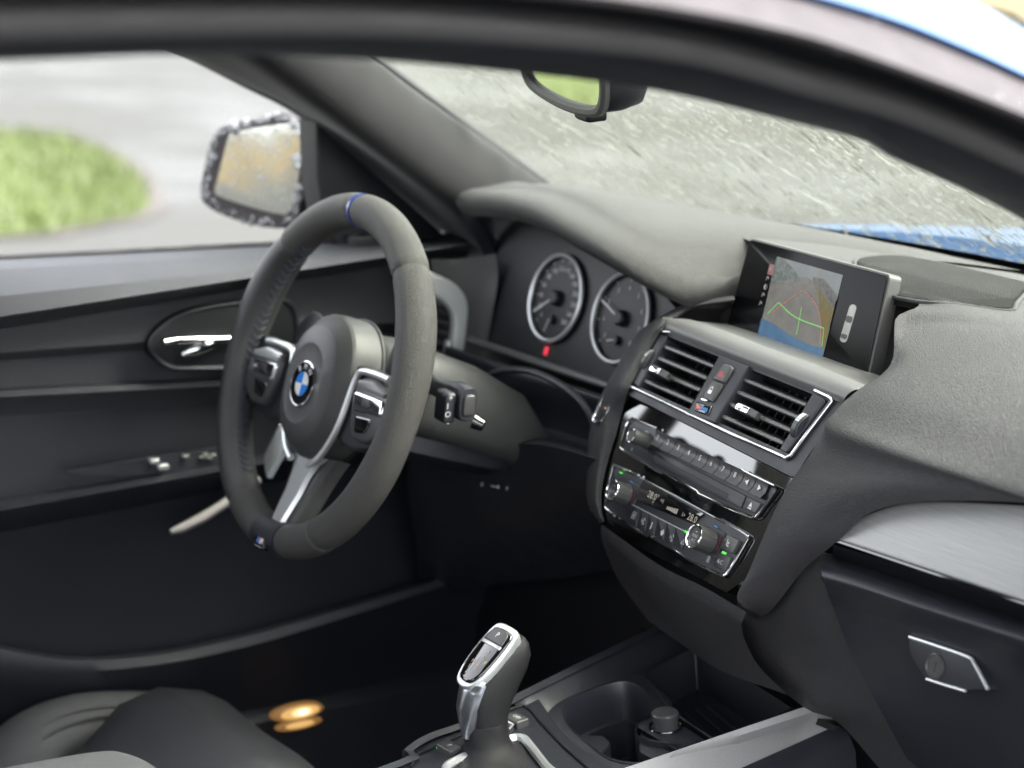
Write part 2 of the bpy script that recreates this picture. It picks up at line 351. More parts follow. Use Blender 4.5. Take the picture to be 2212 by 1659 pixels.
verge('dry_verge', [(-13, -4.6), (-5, -4.9), (1, -7), (3, -15), (-6, -19), (-15, -13)], 'tan dry grass bank behind the car')
verge('leaf_verge', [(-20, 14.6), (-14.5, 13.2), (-8, 16), (-6, 24), (-14, 27), (-22, 23)], 'orange brown leafy bank beyond the bonnet', .016)
# trees across the road, seen as dark reflections in the wet asphalt
M['bark'] = mat('bark', (.06, .048, .038), .9, bump=('noise', 30, .8, .02))
def tree(x, y, h, r, name, label, leafcol, n=900):
    e = bpy.data.objects.new(name, None); COL.objects.link(e); e.location = (x, y, 0); tag(e, label, 'tree', 'trees across the road')
    path = [np.array([.1*math.sin(i*1.3), .1*math.cos(i*2.1), GR+h*.75*i/5]) for i in range(6)]
    L = [tube(path, list(np.linspace(.22, .06, 6)), 8)]
    tips = []
    for k in range(9):
        a = k*2.4; z0 = h*(.3+.05*k); q = [np.array([0, 0, GR+z0]), np.array([r*.4*math.cos(a), r*.4*math.sin(a), GR+z0+.5]), np.array([r*.75*math.cos(a), r*.75*math.sin(a), GR+z0+1.3])]
        tips.append(q[2]); L.append(tube(q, [.08, .05, .02], 6))
    mk('trunk', L, M['bark'], e)
    V = []; F = []
    cl = [np.array([random.gauss(0, .42)*r, random.gauss(0, .42)*r, GR+h*.66+random.gauss(0, .16)*h]) for _ in range(26)]
    for i in range(n):
        c = cl[i % len(cl)]+rng.normal(0, .22*r, 3)*np.array([1, 1, .7]); s = random.uniform(.1, .24); a = nrm(rng.normal(0, 1, 3)); b = nrm(np.cross(a, rng.normal(0, 1, 3)))
        o = len(V); V += [c-a*s, c+b*s*.5, c+a*s, c-b*s*.5]; F.append((o, o+1, o+2, o+3))
    mk('crown', (V, F), leafcol, e, smooth=False, recalc=False)
M['leafA'] = mat('leaf_dark_green', (.05, .08, .02), .6, var=.4, vscale=1); M['leafB'] = mat('leaf_autumn', (.28, .13, .03), .6, var=.4, vscale=1)
tree(-27, 9.5, 8, 2.6, 'broadleaf_tree', 'dark green tree across the road beyond the lawn', M['leafA'])
tree(-31, 15.5, 9.5, 3, 'broadleaf_tree', 'taller dark green tree across the road, set further forward', M['leafA'])
tree(-12.5, 21.5, 6, 2.4, 'autumn_tree', 'orange autumn tree on the leafy bank beyond the bonnet', M['leafB'])

# ------------------------------------------------------------------ the car: one thing; base at the road
car = bpy.data.objects.new('car', None); COL.objects.link(car); tag(car, 'blue car with dark grey and black interior and wet windscreen, right-hand door open', 'car')
def wy(x, z): return .64-.185*(x/.66)**2-(z-.115)*1.5
# windscreen
WX = np.linspace(-.66, .66, 25); WZ = np.linspace(.075, .42, 18)
def wsx(x, z): return x*(1-.14*(z-.115)/.3)
rows = [[np.array([wsx(x, z), wy(x, z), z]) for x in WX] for z in WZ]
wsn = nrm((0, .55, .83))
front = rows; back = [[p+np.array([0, .0035, .003]) for p in r] for r in rows]
windscreen = mk('windscreen', [rawgrid(front)], M['glass'], car, recalc=False)
# rain on the outer face of the windscreen: beads and running streaks
dV = []; dF = []
def bead(x, z, L, Wd, hh, skew):
    """flattened water dome lying on the glass, L along the run-off direction"""
    c = np.array([wsx(x, z), wy(x, z), z]); dn = nrm(np.array([wsx(x+skew, z-.01), wy(x+skew, z-.01), z-.01])-c); ac = nrm(np.cross(dn, wsn)); nn = np.cross(ac, dn)
    if nn[2] < 0: nn = -nn
    c = c+nn*.0006; o = len(dV); n = 7
    wob = [1+.25*random.uniform(-1, 1) for _ in range(n)]
    for (k, h) in ((1, 0), (.75, .62), (.35, .95)):
        for i in range(n):
            t = 2*math.pi*i/n; dV.append(c+dn*L*k*math.cos(t)*wob[i]+ac*Wd*k*math.sin(t)*wob[i]+nn*hh*h)
    dV.append(c+nn*hh)
    for r in range(2):
        for i in range(n): j = (i+1) % n; dF.append((o+r*n+i, o+r*n+j, o+(r+1)*n+j, o+(r+1)*n+i))
    for i in range(n): dF.append((o+2*n+i, o+2*n+(i+1) % n, o+3*n))
    dF.append(tuple(o+i for i in range(n)))
for i in range(16000):
    x = random.uniform(-.64, .42); z = random.uniform(.1, .40); s = random.lognormvariate(-7.0, .5); e = random.choice((1.2, 1.6, 3, 6, 9))
    bead(x, z, s*e, s, s*random.uniform(.2, .4), random.uniform(-.004, .010))
drops = mk('raindrops', (dV, dF), M['water'], windscreen, ang=80); drops['kind'] = 'stuff'; drops['label'] = 'grey-tinted rain beads and streaks on the windscreen'
mk('edge_band', rawgrid([[np.array([wsx(x, z), wy(x, z)-.004, z-.002]) for x in WX] for z in (.06, .09, .117)]), M['dark'], windscreen, recalc=False)
# bonnet and scuttle
def bz(y, x): return .114-.045*(x/.63)**2-.06*(max(0, y-.75)/.6)**1.5
brow = [[np.array([x, .72-.17*(x/.66)**2+(yy), bz(.72+yy, x)]) for x in np.linspace(-.74, .74, 19)] for yy in (.0, .02, .15, .35, .6, .85, 1.05, 1.2)]
brow[0] = [p+np.array([0, .0, -.03]) for p in brow[0]]
mk('bonnet', rawgrid(brow), M['paint'], car)
mk('scuttle_panel', rawgrid([[np.array([x, .60+dy-.17*(x/.66)**2, .062+dz]) for x in np.linspace(-.7, .7, 15)] for dy, dz in ((0, 0), (.06, .004), (.12, -.004))]), M['wetblack'], car)
for sx, x0 in ((1, .1), (1, -.45)):
    mk('wiper_blade', tube([np.array([x, .635-.17*(x/.66)**2, .09+.008*math.sin((x-x0)*6)]) for x in np.linspace(x0, x0+.5, 9)], .006, 6), M['dark'], car)

# roof: headliner, skin, header
rr = [[np.array([x, y, z-.012*(x/.55)**2]) for x in np.linspace(-.545, .545, 9)] for y, z in ((.12, .415), (.06, .432), (-.12, .452), (-.6, .47), (-1.2, .455), (-1.7, .41))]
for p in rr[0]: p[1] -= .32*(p[0]/.62)**2
for p in rr[1]: p[1] -= .30*(p[0]/.62)**2
for p in rr[2]: p[1] -= .22*(p[0]/.62)**2
mk('headliner', rawgrid(rr), M['headliner'], car)
ro = [[p+np.array([p[0]*.12, .015, .035]) for p in r] for r in rr]
mk('roof_skin', rawgrid(ro), M['paint'], car)
mk('header_rail', rawgrid([[p+np.array([0, .06, -.03]) for p in rr[0]], [p+np.array([0, .02, -.028]) for p in rr[0]], [p+np.array([0, -.03, -.006]) for p in rr[0]], [p+np.array([0, -.06, .01]) for p in rr[0]]]), M['pillar'], car)

# door opening on the camera's side: trim, seal, wet frame, painted pillar
E0 = [(-200, 131), (0, 125), (400, 112), (700, 118), (1000, 140), (1390, 185), (1700, 255), (1862, 297), (1890, 318), (2080, 402), (2212, 470), (2420, 600), (2700, 800), (2950, 1010)]
E1 = [(-200, 46), (0, 42), (384, 36), (760, 37), (1097, 57), (1460, 97), (1739, 170), (1964, 236), (2212, 343), (2420, 452), (2700, 628), (2950, 815)]
E2 = [(-200, -22), (384, -28), (760, -26), (1050, -18), (1292, 4), (1481, 33), (1652, 66), (1828, 114), (2212, 258), (2420, 360), (2700, 528), (2950, 705)]
E3 = [(-200, -115), (384, -122), (760, -118), (1150, -108), (1450, -80), (1749, 0), (1964, 66), (2212, 172), (2420, 272), (2700, 438), (2950, 615)]
E4 = [(-200, -190), (384, -200), (760, -200), (1150, -190), (1500, -160), (1800, -108), (2096, 0), (2212, 64), (2420, 190), (2700, 375), (2950, 560)]
def res(P, n=72):
    Q = cr([np.array(p, float) for p in P], 14); xs = np.linspace(-195, 2930, n); xq = [q[0] for q in Q]
    return [(x, float(np.interp(x, xq, [q[1] for q in Q]))) for x in xs]
def sft(P, dv): return [(u, v+dv) for u, v in P]
e0, e1, e2, e3, e4 = map(res, (E0, E1, E2, E3, E4))
def row(e, x): return [on(p, 0, x) for p in e]
def mid(a, b, k): return [(p[0]*(1-k)+q[0]*k, p[1]*(1-k)+q[1]*k) for p, q in zip(a, b)]
frame = mk('door_frame', rawgrid([row(sft(e0, 6), .50), row(e0, .535), row(mid(e0, e1, .25), .562), row(mid(e0, e1, .55), .578), row(mid(e0, e1, .75), .585), row(e1, .585), row(e2, .60), row(mid(e2, e3, .05), .655)]), M['hard'], car)
mk('door_seal', tube(row(e1, .604), .0085, 10, sy=1.1), M['rubber'], frame)
mk('wet_outer_strip', rawgrid([row(sft(e2, 8), .65), row(e2, .668), row(mid(e2, e3, .12), .670), row(mid(e2, e3, .5), .660), row(mid(e2, e3, .9), .645), row(e3, .636)]), M['wetblack'], frame)
mk('painted_pillar', rawgrid([row(sft(e3, 3), .63), row(e3, .642), row(mid(e3, e4, .12), .646), row(mid(e3, e4, .45), .634), row(mid(e3, e4, .8), .612), row(e4, .585), row(sft(e4, 25), .54)]), M['paint'], frame)
# rain on the wet strip and the paint
bV = []; bF = []
def sdrop(V, F, c, n, s, k=.5):
    a = nrm(np.cross(n, (.3, .5, .8))); b = np.cross(n, a); o = len(V); m = 6
    for (q, h) in ((1, -.1), (.8, .55)):
        for i in range(m): t = 6.2832*i/m; V.append(c+(a*math.cos(t)+b*math.sin(t))*s*q+n*s*k*h)
    V.append(c+n*s*k)
    for i in range(m): j = (i+1) % m; F.append((o+i, o+j, o+m+j, o+m+i)); F.append((o+m+i, o+m+j, o+2*m))
for i in range(700):
    k = random.uniform(.1, .95); j = random.randint(20, 57); p = mid(e2, e3, k)[j] if i % 2 else mid(e3, e4, k)[j]; p = (p[0]+random.uniform(-25, 25), p[1]+random.uniform(-8, 8))
    sdrop(bV, bF, on(p, 0, (.670-.034*k) if i % 2 else (.646-.06*k)), np.array([1., 0, .25]), random.lognormvariate(-6.7, .4))
o = mk('raindrops', (bV, bF), M['bead'], frame, ang=80); o['kind'] = 'stuff'; o['label'] = 'rain beads on the blue pillar'

# left A-pillar trim
ua = [(620, 5), (780, 115), (900, 205), (1060, 320), (1180, 408), (1270, 474)]
um = [(470, 60), (600, 160), (735, 262), (905, 392), (1010, 478), (1060, 540)]
ul = [(250, 50), (392, 112), (530, 180), (660, 248), (800, 370), (950, 500)]
uL = [(240, 56), (385, 118), (522, 187), (650, 256), (790, 380), (940, 512)]
xa = [-.57, -.585, -.60, -.62, -.635, -.65]
pil = grid([[on(p, 0, x-.02) for p, x in zip(sft(ua, -6), xa)], [on(p, 0, x) for p, x in zip(ua, xa)], [on(((a[0]+m[0])/2, (a[1]+m[1])/2), 0, x+.025) for a, m, x in zip(ua, um, xa)], [on(p, 0, x+.02) for p, x in zip(um, xa)],
            [on(((a[0]+m[0])/2, (a[1]+m[1])/2), 0, x-.04) for a, m, x in zip(ul, um, xa)], [on(p, 0, x-.085) for p, x in zip(ul, xa)], [on(p, 0, x-.115) for p, x in zip(uL, xa)]], 8, 4)
mk('a_pillar', pil, M['pillar'], car, ang=60)
mk('pillar_gasket', tube([on(p, 0, x-.02) for p, x in zip([(642, 8), (796, 116), (914, 205), (1073, 320), (1190, 406), (1262, 458)], xa)], .006, 8), M['dark'], car)
# ------------------------------------------------------------------ left door
DL = [((0, 560), (610, 530), -.705), ((0, 566), (610, 534), -.688), ((0, 582), (610, 547), -.648), ((0, 640), (610, 575), -.604), ((0, 684), (548, 599), -.592), ((0, 694), (548, 607), -.604), ((0, 712), (548, 622), -.655),
      ((0, 762), (322, 738), -.642), ((0, 770), (322, 745), -.648), ((0, 780), (322, 756), -.662), ((0, 838), (491, 814), -.664), ((0, 845), (491, 820), -.650), ((0, 858), (491, 832), -.646), ((0, 876), (491, 846), -.662), ((0, 900), (491, 868), -.672),
      ((0, 1078), (480, 994), -.672), ((0, 1092), (480, 1007), -.615), ((0, 1103), (480, 1017), -.606), ((0, 1118), (480, 1031), -.612), ((0, 1150), (480, 1062), -.645), ((0, 1300), (480, 1230), -.67), ((0, 1480), (480, 1440), -.672), ((0, 1640), (480, 1600), -.675), ((0, 1760), (480, 1740), -.675)]
us = [-500, -150, 100, 300, 500, 680, 860, 1010]
drows = []
for (p, q, x) in DL:
    s = (q[1]-p[1])/(q[0]-p[0]); drows.append([on((u, p[1]+s*(u-p[0])), 0, x) for u in us])
rows = [cr(r, 4) for r in drows]
door = mk('door', rawgrid(rows[:15]), M['door'], car, ang=28); door['label'] = 'black inner face of the left front door'
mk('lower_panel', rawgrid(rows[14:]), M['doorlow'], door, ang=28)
mk('window_seal', tube([on((u, 556-.049*u), 0, -.709) for u in (-500, -150, 200, 500, 750, 1000)], .0035, 8), M['rubber'], door)
fd = Fr((-.638, 0, 0), (0, 1, 0), (0, 0, 1))
rec = [fd.uv(zD(*p)) for p in [(1290, 900), (1310, 830), (1400, 735), (1560, 640), (1800, 570), (2050, 535), (2300, 505), (2480, 520), (2560, 640), (2560, 900), (2480, 1060), (2250, 1090), (1800, 1098), (1520, 1098), (1400, 1055), (1320, 970)]]
rec = crc([np.array(p) for p in rec], 3)
hr = mk('handle_recess', [prism(fd, rec, -.02, .004, .002)], M['dark'], door)
mk('recess_rim', tube([fd.pt(p[0], p[1], .004) for p in rec], .003, 8, closed=True), M['hard'], door)
hp = [fd.uv(zD(*p), .012) for p in [(1420, 875), (1560, 855), (1750, 850), (1900, 850), (2060, 838)]]
mk('door_handle', [tube([fd.pt(p[0], p[1], .014) for p in cr([np.array(q) for q in hp], 4)], .0042, 10), tube([fd.pt(*fd.uv(zD(*p), .01), .01) for p in [(1580, 985), (1700, 940), (1830, 885), (1930, 862)]], [.003, .008, .009, .004], 10)], M['chrome'], door)
# switches on the armrest
for i, (x, y, w) in enumerate([(900, 320, .007), (950, 352, .008), (1080, 292, .005), (1195, 280, .004), (1240, 285, .004), (1175, 298, .004), (1220, 300, .004)]):
    P = on(zE(x, y), 0, -.628); f = Fr(P, (0, 1, 0), (0, 0, 1)); mk('window_switch', prism(f, rpoly(rect(-w*.8, w*.8, -w*.35, w*.35), w*.3), -.01, .0015, .0008), M['silver'] if i < 2 else M['satin'], door)
swp = [on(zE(*p), 0, -.632) for p in [(400, 380), (880, 300), (1300, 238), (1300, 350), (950, 395), (520, 400)]]
mk('switch_panel', (swp+[p+np.array([-.02, 0, -.004]) for p in swp], [tuple(range(6))]+[(i, (i+1) % 6, 6+(i+1) % 6, 6+i) for i in range(6)]), M['hard'], door)
mk('trim_strip', tube([on(p, 0, -.60) for p in [(368, 1149), (392, 1141), (440, 1117), (485, 1088), (560, 1035)]], [.003, .0052, .0058, .0055, .005], 10), M['grab'], door)
# door pocket
pt_ = [(-300, 1330), (-100, 1372), (0, 1396), (100, 1415), (200, 1421), (350, 1408), (480, 1382), (620, 1346), (900, 1262), (1150, 1182)]
pb = [(-300, 1470), (-100, 1486), (0, 1490), (100, 1494), (200, 1492), (350, 1474), (480, 1450), (620, 1412), (900, 1318), (1150, 1232)]
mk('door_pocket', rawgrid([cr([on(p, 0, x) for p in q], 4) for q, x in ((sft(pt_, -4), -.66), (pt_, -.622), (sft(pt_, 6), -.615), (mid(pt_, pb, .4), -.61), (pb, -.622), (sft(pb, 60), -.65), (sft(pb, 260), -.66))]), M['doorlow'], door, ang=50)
# mirror triangle
ft = Fr((-.70, 0, 0), (0, 1, 0), (0, 0, 1))
sail = [ft.uv(p) for p in [(672, 262), (800, 372), (960, 512), (1010, 552), (880, 552), (720, 548), (690, 470), (676, 380)]]
mk('mirror_base', prism(ft, sail, -.03, .012, .004), M['hard'], door)
mk('base_plinth', prism(ft, [ft.uv(p) for p in [(735, 505), (850, 500), (905, 545), (735, 548)]], .01, .02, .004), M['hard'], door)
# exterior mirror
fx = YP(on((560, 370), 0, -.90), -16, 0)
ho = crc([np.array(fx.uv(zL(*p))) for p in [(1255, 1200), (1285, 1010), (1335, 840), (1390, 785), (1560, 740), (1740, 702), (1860, 735), (1935, 800), (1925, 960), (1900, 1200), (1850, 1370), (1760, 1425), (1520, 1385), (1310, 1295)]], 4)
c = sum(ho)/len(ho)
secs = [[fx.pt(*(c+(p-c)*k), h) for p in ho] for k, h in ((.93, .004), (.985, .003), (1, -.004), (1.0, -.03), (.9, -.07), (.65, -.10), (.3, -.115))]
em_ = mk('exterior_mirror', loft(secs[1:]), M['wetblack'], car); em_['label'] = 'black exterior mirror beaded with rain on the left door'
mk('mirror_shell', loft([[fx.pt(*(c+(p-c)*k), h) for p in ho] for k, h in ((1.012, -.03), (.915, -.072), (.67, -.104), (.3, -.12))]), M['paint'], em_)
gl = crc([np.array(fx.uv(zL(*p), .004)) for p in [(1340, 1190), (1360, 1090), (1395, 950), (1430, 835), (1480, 815), (1660, 785), (1850, 765), (1892, 790), (1880, 960), (1850, 1170), (1810, 1310), (1750, 1335), (1560, 1290), (1370, 1225)]], 3)
mk('mirror_pane', prism(fx, gl, .0, .005, .001), M['wetmirror'], em_)
mk('mirror_arm', tube([fx.pt(*(c+np.array([.06, -.03])), -.05), on((700, 430), 0, -.78), on((740, 500), 0, -.70)], .022, 10), M['hard'], em_)
xV = []; xF = []
hol = list(ho)
for i in range(300):
    j = random.randrange(len(hol)); k = random.uniform(.84, .965); p = c+(hol[j]*(1-(t := random.random()))+hol[j-1]*t-c)*k
    sdrop(xV, xF, fx.pt(p[0], p[1], .003), fx.n, random.lognormvariate(-6.0, .45), .8)
for i in range(260):
    j = random.randrange(len(gl)); k = math.sqrt(random.random())*.97; cg = sum(gl)/len(gl); p = cg+(gl[j]-cg)*k; sdrop(xV, xF, fx.pt(p[0], p[1], .005), fx.n, random.lognormvariate(-6.5, .4), .5)
o = mk('raindrops', (xV, xF), M['bead'], em_, ang=80); o['kind'] = 'stuff'
# interior mirror
fm = YP(on((1215, 128), 0, -.05), 15, -6)
mo = crc([np.array(p) for p in [(-.118, .01), (-.112, -.02), (-.085, -.034), (0, -.041), (.085, -.038), (.112, -.026), (.118, .0), (.112, .034), (.06, .042), (-.06, .042), (-.11, .034)]], 4)
im = mk('interior_mirror', loft([[fm.pt(*(p*k), h) for p in mo] for k, h in ((.985, 0), (1, -.004), (1, -.018), (.93, -.036), (.7, -.05), (.4, -.056))]), M['hard'], car)
im['label'] = 'interior rear-view mirror reflecting green lawn'
mk('mirror_frame', [tube([fm.pt(*(p*.955), .001) for p in mo], .0052, 8, closed=True)], M['satin'], im)
mk('mirror_pane', prism(fm, [p*.92 for p in mo], -.004, .0005), M['mirror'], im)
mk('toggle_tab', prism(fm, rpoly(rect(-.02, .02, -.056, -.038), .008), -.03, -.012, .004), M['hard'], im)
mk('mirror_stem', tube([fm.pt(0, .01, -.05), fm.pt(.0, .05, -.1), np.array([-.0, wy(0, .40)-.012, .395])], [.016, .014, .024], 10), M['hard'], im)
# ------------------------------------------------------------------ dashboard
fv = YP((-.14, .218, .012), 7, 32.9)
ff = YP(fv.pt(0, -.015, -.012), 7, 23)
fs = YP((-.101, .3, .066), 5, 14)
YT = .158
prof = [(.62, .107), (.52, .124), (.43, .136), (.368, .142), (.285, .134), (.237, .116), (.194, .092), (.163, .071), (.152, .059), (.156, .050)]
def pr(k, x): return np.array([x, prof[k][0]-(.17*(x/.66)**2 if k == 0 else (.05*(x/.66)**2 if k == 1 else 0)), prof[k][1]])
def bl(A, Bp, n, bulge=0., nn=(0, -.8, .6)):
    return [A+(Bp-A)*t+np.array(nn)*bulge*4*t*(1-t) for t in np.linspace(0, 1, n)]
sv = lambda p, h=.004: fv.pt(*fv.uv(p, h), h)
sf = lambda p, h=.004: ff.pt(*ff.uv(p, h), h)
R_ = []
for k, x0 in ((0, -.2), (1, -.19), (2, -.18), (3, -.17)): R_.append([pr(k, x0+(.78-x0)*t) for t in (0, .2, .42, .62, .82, 1)])
def fan(A, k, b=.004):
    W_ = ((.26, .52), (.34, .16), (.46, .02), (.62, 0)) if k < 7 else ((.25, .74), (.33, .38), (.43, .1), (.6, 0))
    return [A]+[A*w_+pr(k, x)*(1-w_) for x, w_ in W_]+[pr(k, .78)]
I4 = on((1979, 702), 2, .1255); I5 = on((1924, 787), 2, .099); I6 = sv((1850, 845), .004)
R_ += [[np.array([.129, .322, .1388])]+[np.array([x, .314, .1395]) for x in (.20, .30, .44, .62, .78)], [on((1934, 690), 2, .128), I4, I4*.3+pr(4, .29)*.7, pr(4, .42), pr(4, .6), pr(4, .78)], fan(I5, 5), fan(I6, 6)]
def bl6f(A, k, X): return [A]+[A*w_+pr(k, x)*(1-w_) for x, w_ in zip(X, (.68, .34, .1, .02, 0))]
def bl6(A, Bp, b): return bl(A, Bp, 6, b)
O = lambda p, y=YT: on(p, 1, y)
R_.append(bl6f(sv((1808, 884), .006), 7, (.25, .33, .42, .53, .66)))
R_.append(bl6f(sv((1782, 925), .006), 8, (.235, .295, .36, .44, .53)))
R_.append(bl6(sv((1748, 985), .006), O((2230, 1088)), .012))
R_.append(bl6(sf((1708, 1040), .010), O((2000, 1084)), .012))
R_.append(bl6(sf((1668, 1115), .010), O((1880, 1108)), .010))
R_.append(bl6(sf((1640, 1180), .010), O((1808, 1170)), .009))
R_.append(bl6(sf((1614, 1242), .010), O((1735, 1232), .165), .007))
R_.append(bl6(sf((1592, 1288), .010), O((1672, 1312), .172), .005))
R_.append(bl6(sf((1606, 1312), .0), O((1645, 1332), .18), .002))
rw = [p+np.array([-.003, .002, -.003]) for p in (I4, on((1955, 745), 2, .108), I5, I6, sv((1822, 868), .004))]
dash = mk('dashboard', grid(R_, 6, 6), M['dash'], car, ang=75); dash['label'] = 'grey leather-grained dashboard pad on the passenger side'
mk('recess_wall', grid([rw, [p+np.array([-.006, .003, -.006]) for p in rw], [p+np.array([-.012, .012, -.03]) for p in rw], [p+np.array([-.02, .03, -.07]) for p in rw]], 4, 3), M['hard'], dash, ang=60)
mk('dash_end', grid([[pr(k, x)+np.array([0, .003, -.002]) for x in (.52, .6, .68, .78)] for k in (5, 6, 7, 8)], 3, 3), M['dash'], dash, ang=75)
# hood over the instruments
he = [((985, 418), .27, -.0), ((1012, 432), .25, 0), ((1046, 436), .235, 0), ((1082, 440), .225, 0), ((1151, 459), .215, 0), ((1260, 518), .21, 0), ((1341, 564), .222, 0), ((1423, 608), .252, 0), ((1481, 630), .264, 0), ((1544, 627), .312, 0), ((1600, 592), .365, 0), ((1690, 560), .43, 0)]
edge = [on(p, 1, y) if k_ < len(he)-4 else on(p, 0, (-.135, -.122, -.112, -.100)[k_-len(he)+4]) for k_, (p, y, _) in enumerate(he)]
hood = []; EX = [e[0] for e in edge]; NH = len(he)-1
def ht(i): return max(0., min(1., (i-(NH-5))/4.))
def hd(i): return np.array([0, 1., 0])
hood.append([np.array([x, .632-.175*(x/.66)**2, .108]) for x in [EX[i]-.07+.13*i/NH for i in range(NH+1)]])
hood.append([np.array([x, .50-.10*((x)/.62)**2, .138-.02*((x+.3)/.35)**2]) for x in [EX[i]-.035+.085*i/NH for i in range(NH+1)]])
hood.append([e+np.array([.012*ht(i), .085-.03*ht(i), .014-.014*ht(i)]) for i, e in enumerate(edge)])
for dy_, dz_ in ((.038, .0115), (.014, .009), (.003, .0035), (.0, -.004), (.005, -.012), (.02, -.019), (.10, -.024), (.135, -.06)): hood.append([e+hd(i)*dy_+np.array([0, 0, dz_]) for i, e in enumerate(edge)])
for i, d in ((0, -.03), (1, -.008)):
    for k in range(2, 10): hood[k][i] = hood[k][i]+np.array([0, 0, d*.2])
for k in range(2, len(hood)):
    hood[k][NH] = hood[k][NH]+np.array([0, 0, -.010]); hood[k][NH-1] = hood[k][NH-1]+np.array([0, 0, -.003])
mk('instrument_hood', grid(hood, 5, 5), M['hoodpad'], dash, ang=75)
# left end of the dash under the pillar
le = [(995, 425), (1040, 470), (1062, 520), (1066, 560)]
mk('hood_end', grid([[on(p, 0, x) for p, x in zip([(985, 422), (1000, 470), (1040, 540), (1060, 600)], (-.56, -.57, -.58, -.59))], [on(p, 0, x) for p, x in zip([(1005, 434), (1040, 478), (1064, 530), (1075, 600)], (-.53, -.55, -.565, -.57))], [on(p, 0, x) for p, x in zip([(1060, 440), (1064, 480), (1074, 530), (1085, 600)], (-.54, -.565, -.575, -.58))]], 5, 5), M['hard'], dash)
# shelf behind the screen / between hood and pad
mk('dash_well', grid([[np.array([x, y, z]) for x in (-.13, -.08, .05, .16, .24)] for y, z in ((.37, .128), (.345, .118), (.33, .09), (.30, .055), (.28, .03))], 3, 3), M['hoodpad'], dash)
# speaker grille on the dash top
def dtz(x, y): return float(np.interp(y, [p[0] for p in prof[::-1]], [p[1] for p in prof[::-1]]))
gp = [on(zS(*p), 2, .1415) for p in [(1440, 265), (1600, 275), (1800, 310), (2130, 390), (2250, 430), (2230, 500), (2160, 620), (2110, 650), (1800, 605), (1460, 552), (1250, 470), (1190, 365), (1280, 310)]]
gp = crc([p[:2] for p in gp], 3); gc = sum(gp)/len(gp)
def topz(p): return dtz(*p)+.0025
sg = mk('speaker_grille', [([np.array([p[0], p[1], topz(p)]) for p in gp]+[np.array([*(gc+(p-gc)*1.02), topz(p)-.008]) for p in gp], [tuple(range(len(gp)))]+[(i, (i+1) % len(gp), len(gp)+(i+1) % len(gp), len(gp)+i) for i in range(len(gp))])], M['grille'], dash)
gV = []; gF = []
x0, x1 = min(p[0] for p in gp), max(p[0] for p in gp); y0, y1 = min(p[1] for p in gp), max(p[1] for p in gp)
gin = [gc+(p-gc)*.985 for p in gp]
def strips(dirx):
    pitch, wd = .0036, .0009
    for s in np.arange((x0 if dirx else y0), (x1 if dirx else y1), pitch):
        seg = []
        for q in np.arange((y0 if dirx else x0), (y1 if dirx else x1)+.004, .004):
            p = (s, q) if dirx else (q, s)
            if inpoly(p[0], p[1], gin): seg.append(p)
        if len(seg) < 2: continue
        o = len(gV)
        for p in seg:
            z = topz(p)+.0008; d = np.array([wd, 0, 0]) if dirx else np.array([0, wd, 0]); P = np.array([p[0], p[1], z]); gV.extend([P-d, P+d])
        for i in range(len(seg)-1): gF.append((o+2*i, o+2*i+1, o+2*i+3, o+2*i+2))
strips(True); strips(False)
o = mk('grille_mesh', (gV, gF), M['grillewire'], dash, smooth=False, recalc=False); o['kind'] = 'stuff'
mk('grille_edge', tube([np.array([*(gc+(p-gc)*1.015), topz(p)-.001]) for p in gp], .0022, 8, closed=True), M['hoodpad'], dash)
# defroster seams on the dash top
for a, b_ in (((1820, 495), (1835, 515)),):
    mk('panel_seam', tube([on(a, 2, .127), on(b_, 2, .131)], .0012, 6), M['dark'], dash)

# brushed trim in front of the passenger
ftr = Fr((.25, YT+.006, -.03), (1, 0, 0), (0, .34, .94))
top = [(1817, 1163), (1836, 1144), (1862, 1124), (1900, 1106), (1950, 1092), (2010, 1086), (2100, 1087), (2212, 1093), (2400, 1108)]
tp = cr([np.array(ftr.uv(p)) for p in top], 4); bt = [ftr.uv(p) for p in [(2400, 1362), (2212, 1298), (2000, 1228), (1817, 1168)]]
trim = mk('brushed_trim', prism(ftr, list(tp)+bt, -.01, .004, .0015), M['brush'], car)
mk('trim_lip', tube([ftr.pt(*ftr.uv(p), .002) for p in [(1812, 1170), (2000, 1233), (2212, 1304), (2400, 1368)]], .0022, 8), M['piano'], trim)
mk('trim_gap', [rawgrid([[on(p, 1, y) for p in q] for q, y in (([(1800, 1176), (2000, 1236), (2212, 1306), (2420, 1376)], .158), ([(1800, 1190), (2000, 1252), (2212, 1322), (2420, 1392)], .172), ([(1796, 1215), (2000, 1282), (2212, 1352), (2420, 1424)], .185))])], M['dark'], trim)
# glove box
gb = [([(1770, 1190), (1850, 1212), (2000, 1264), (2212, 1338), (2420, 1410)], .186), ([(1772, 1215), (1850, 1236), (2000, 1288), (2212, 1358), (2420, 1430)], .160), ([(1775, 1240), (1850, 1262), (2000, 1312), (2212, 1378), (2420, 1446)], .150), ([(1782, 1262), (1850, 1280), (2000, 1328), (2212, 1400), (2420, 1470)], .152), ([(1795, 1300), (1870, 1330), (2000, 1372), (2212, 1440), (2420, 1510)], .168),
      ([(1830, 1390), (1900, 1410), (2010, 1450), (2212, 1520), (2420, 1590)], .178), ([(1900, 1530), (1960, 1560), (2030, 1590), (2212, 1660), (2420, 1730)], .195), ([(1960, 1640), (2010, 1680), (2060, 1720), (2212, 1800), (2420, 1850)], .22)]
glove = mk('glove_box', grid([[on(p, 1, y) for p in q] for q, y in gb], 5, 5), M['hard'], car, ang=60)
fg = Fr(on((2040, 1440), 1, .172), (1, -.02, -.0), (0, .2, .98))
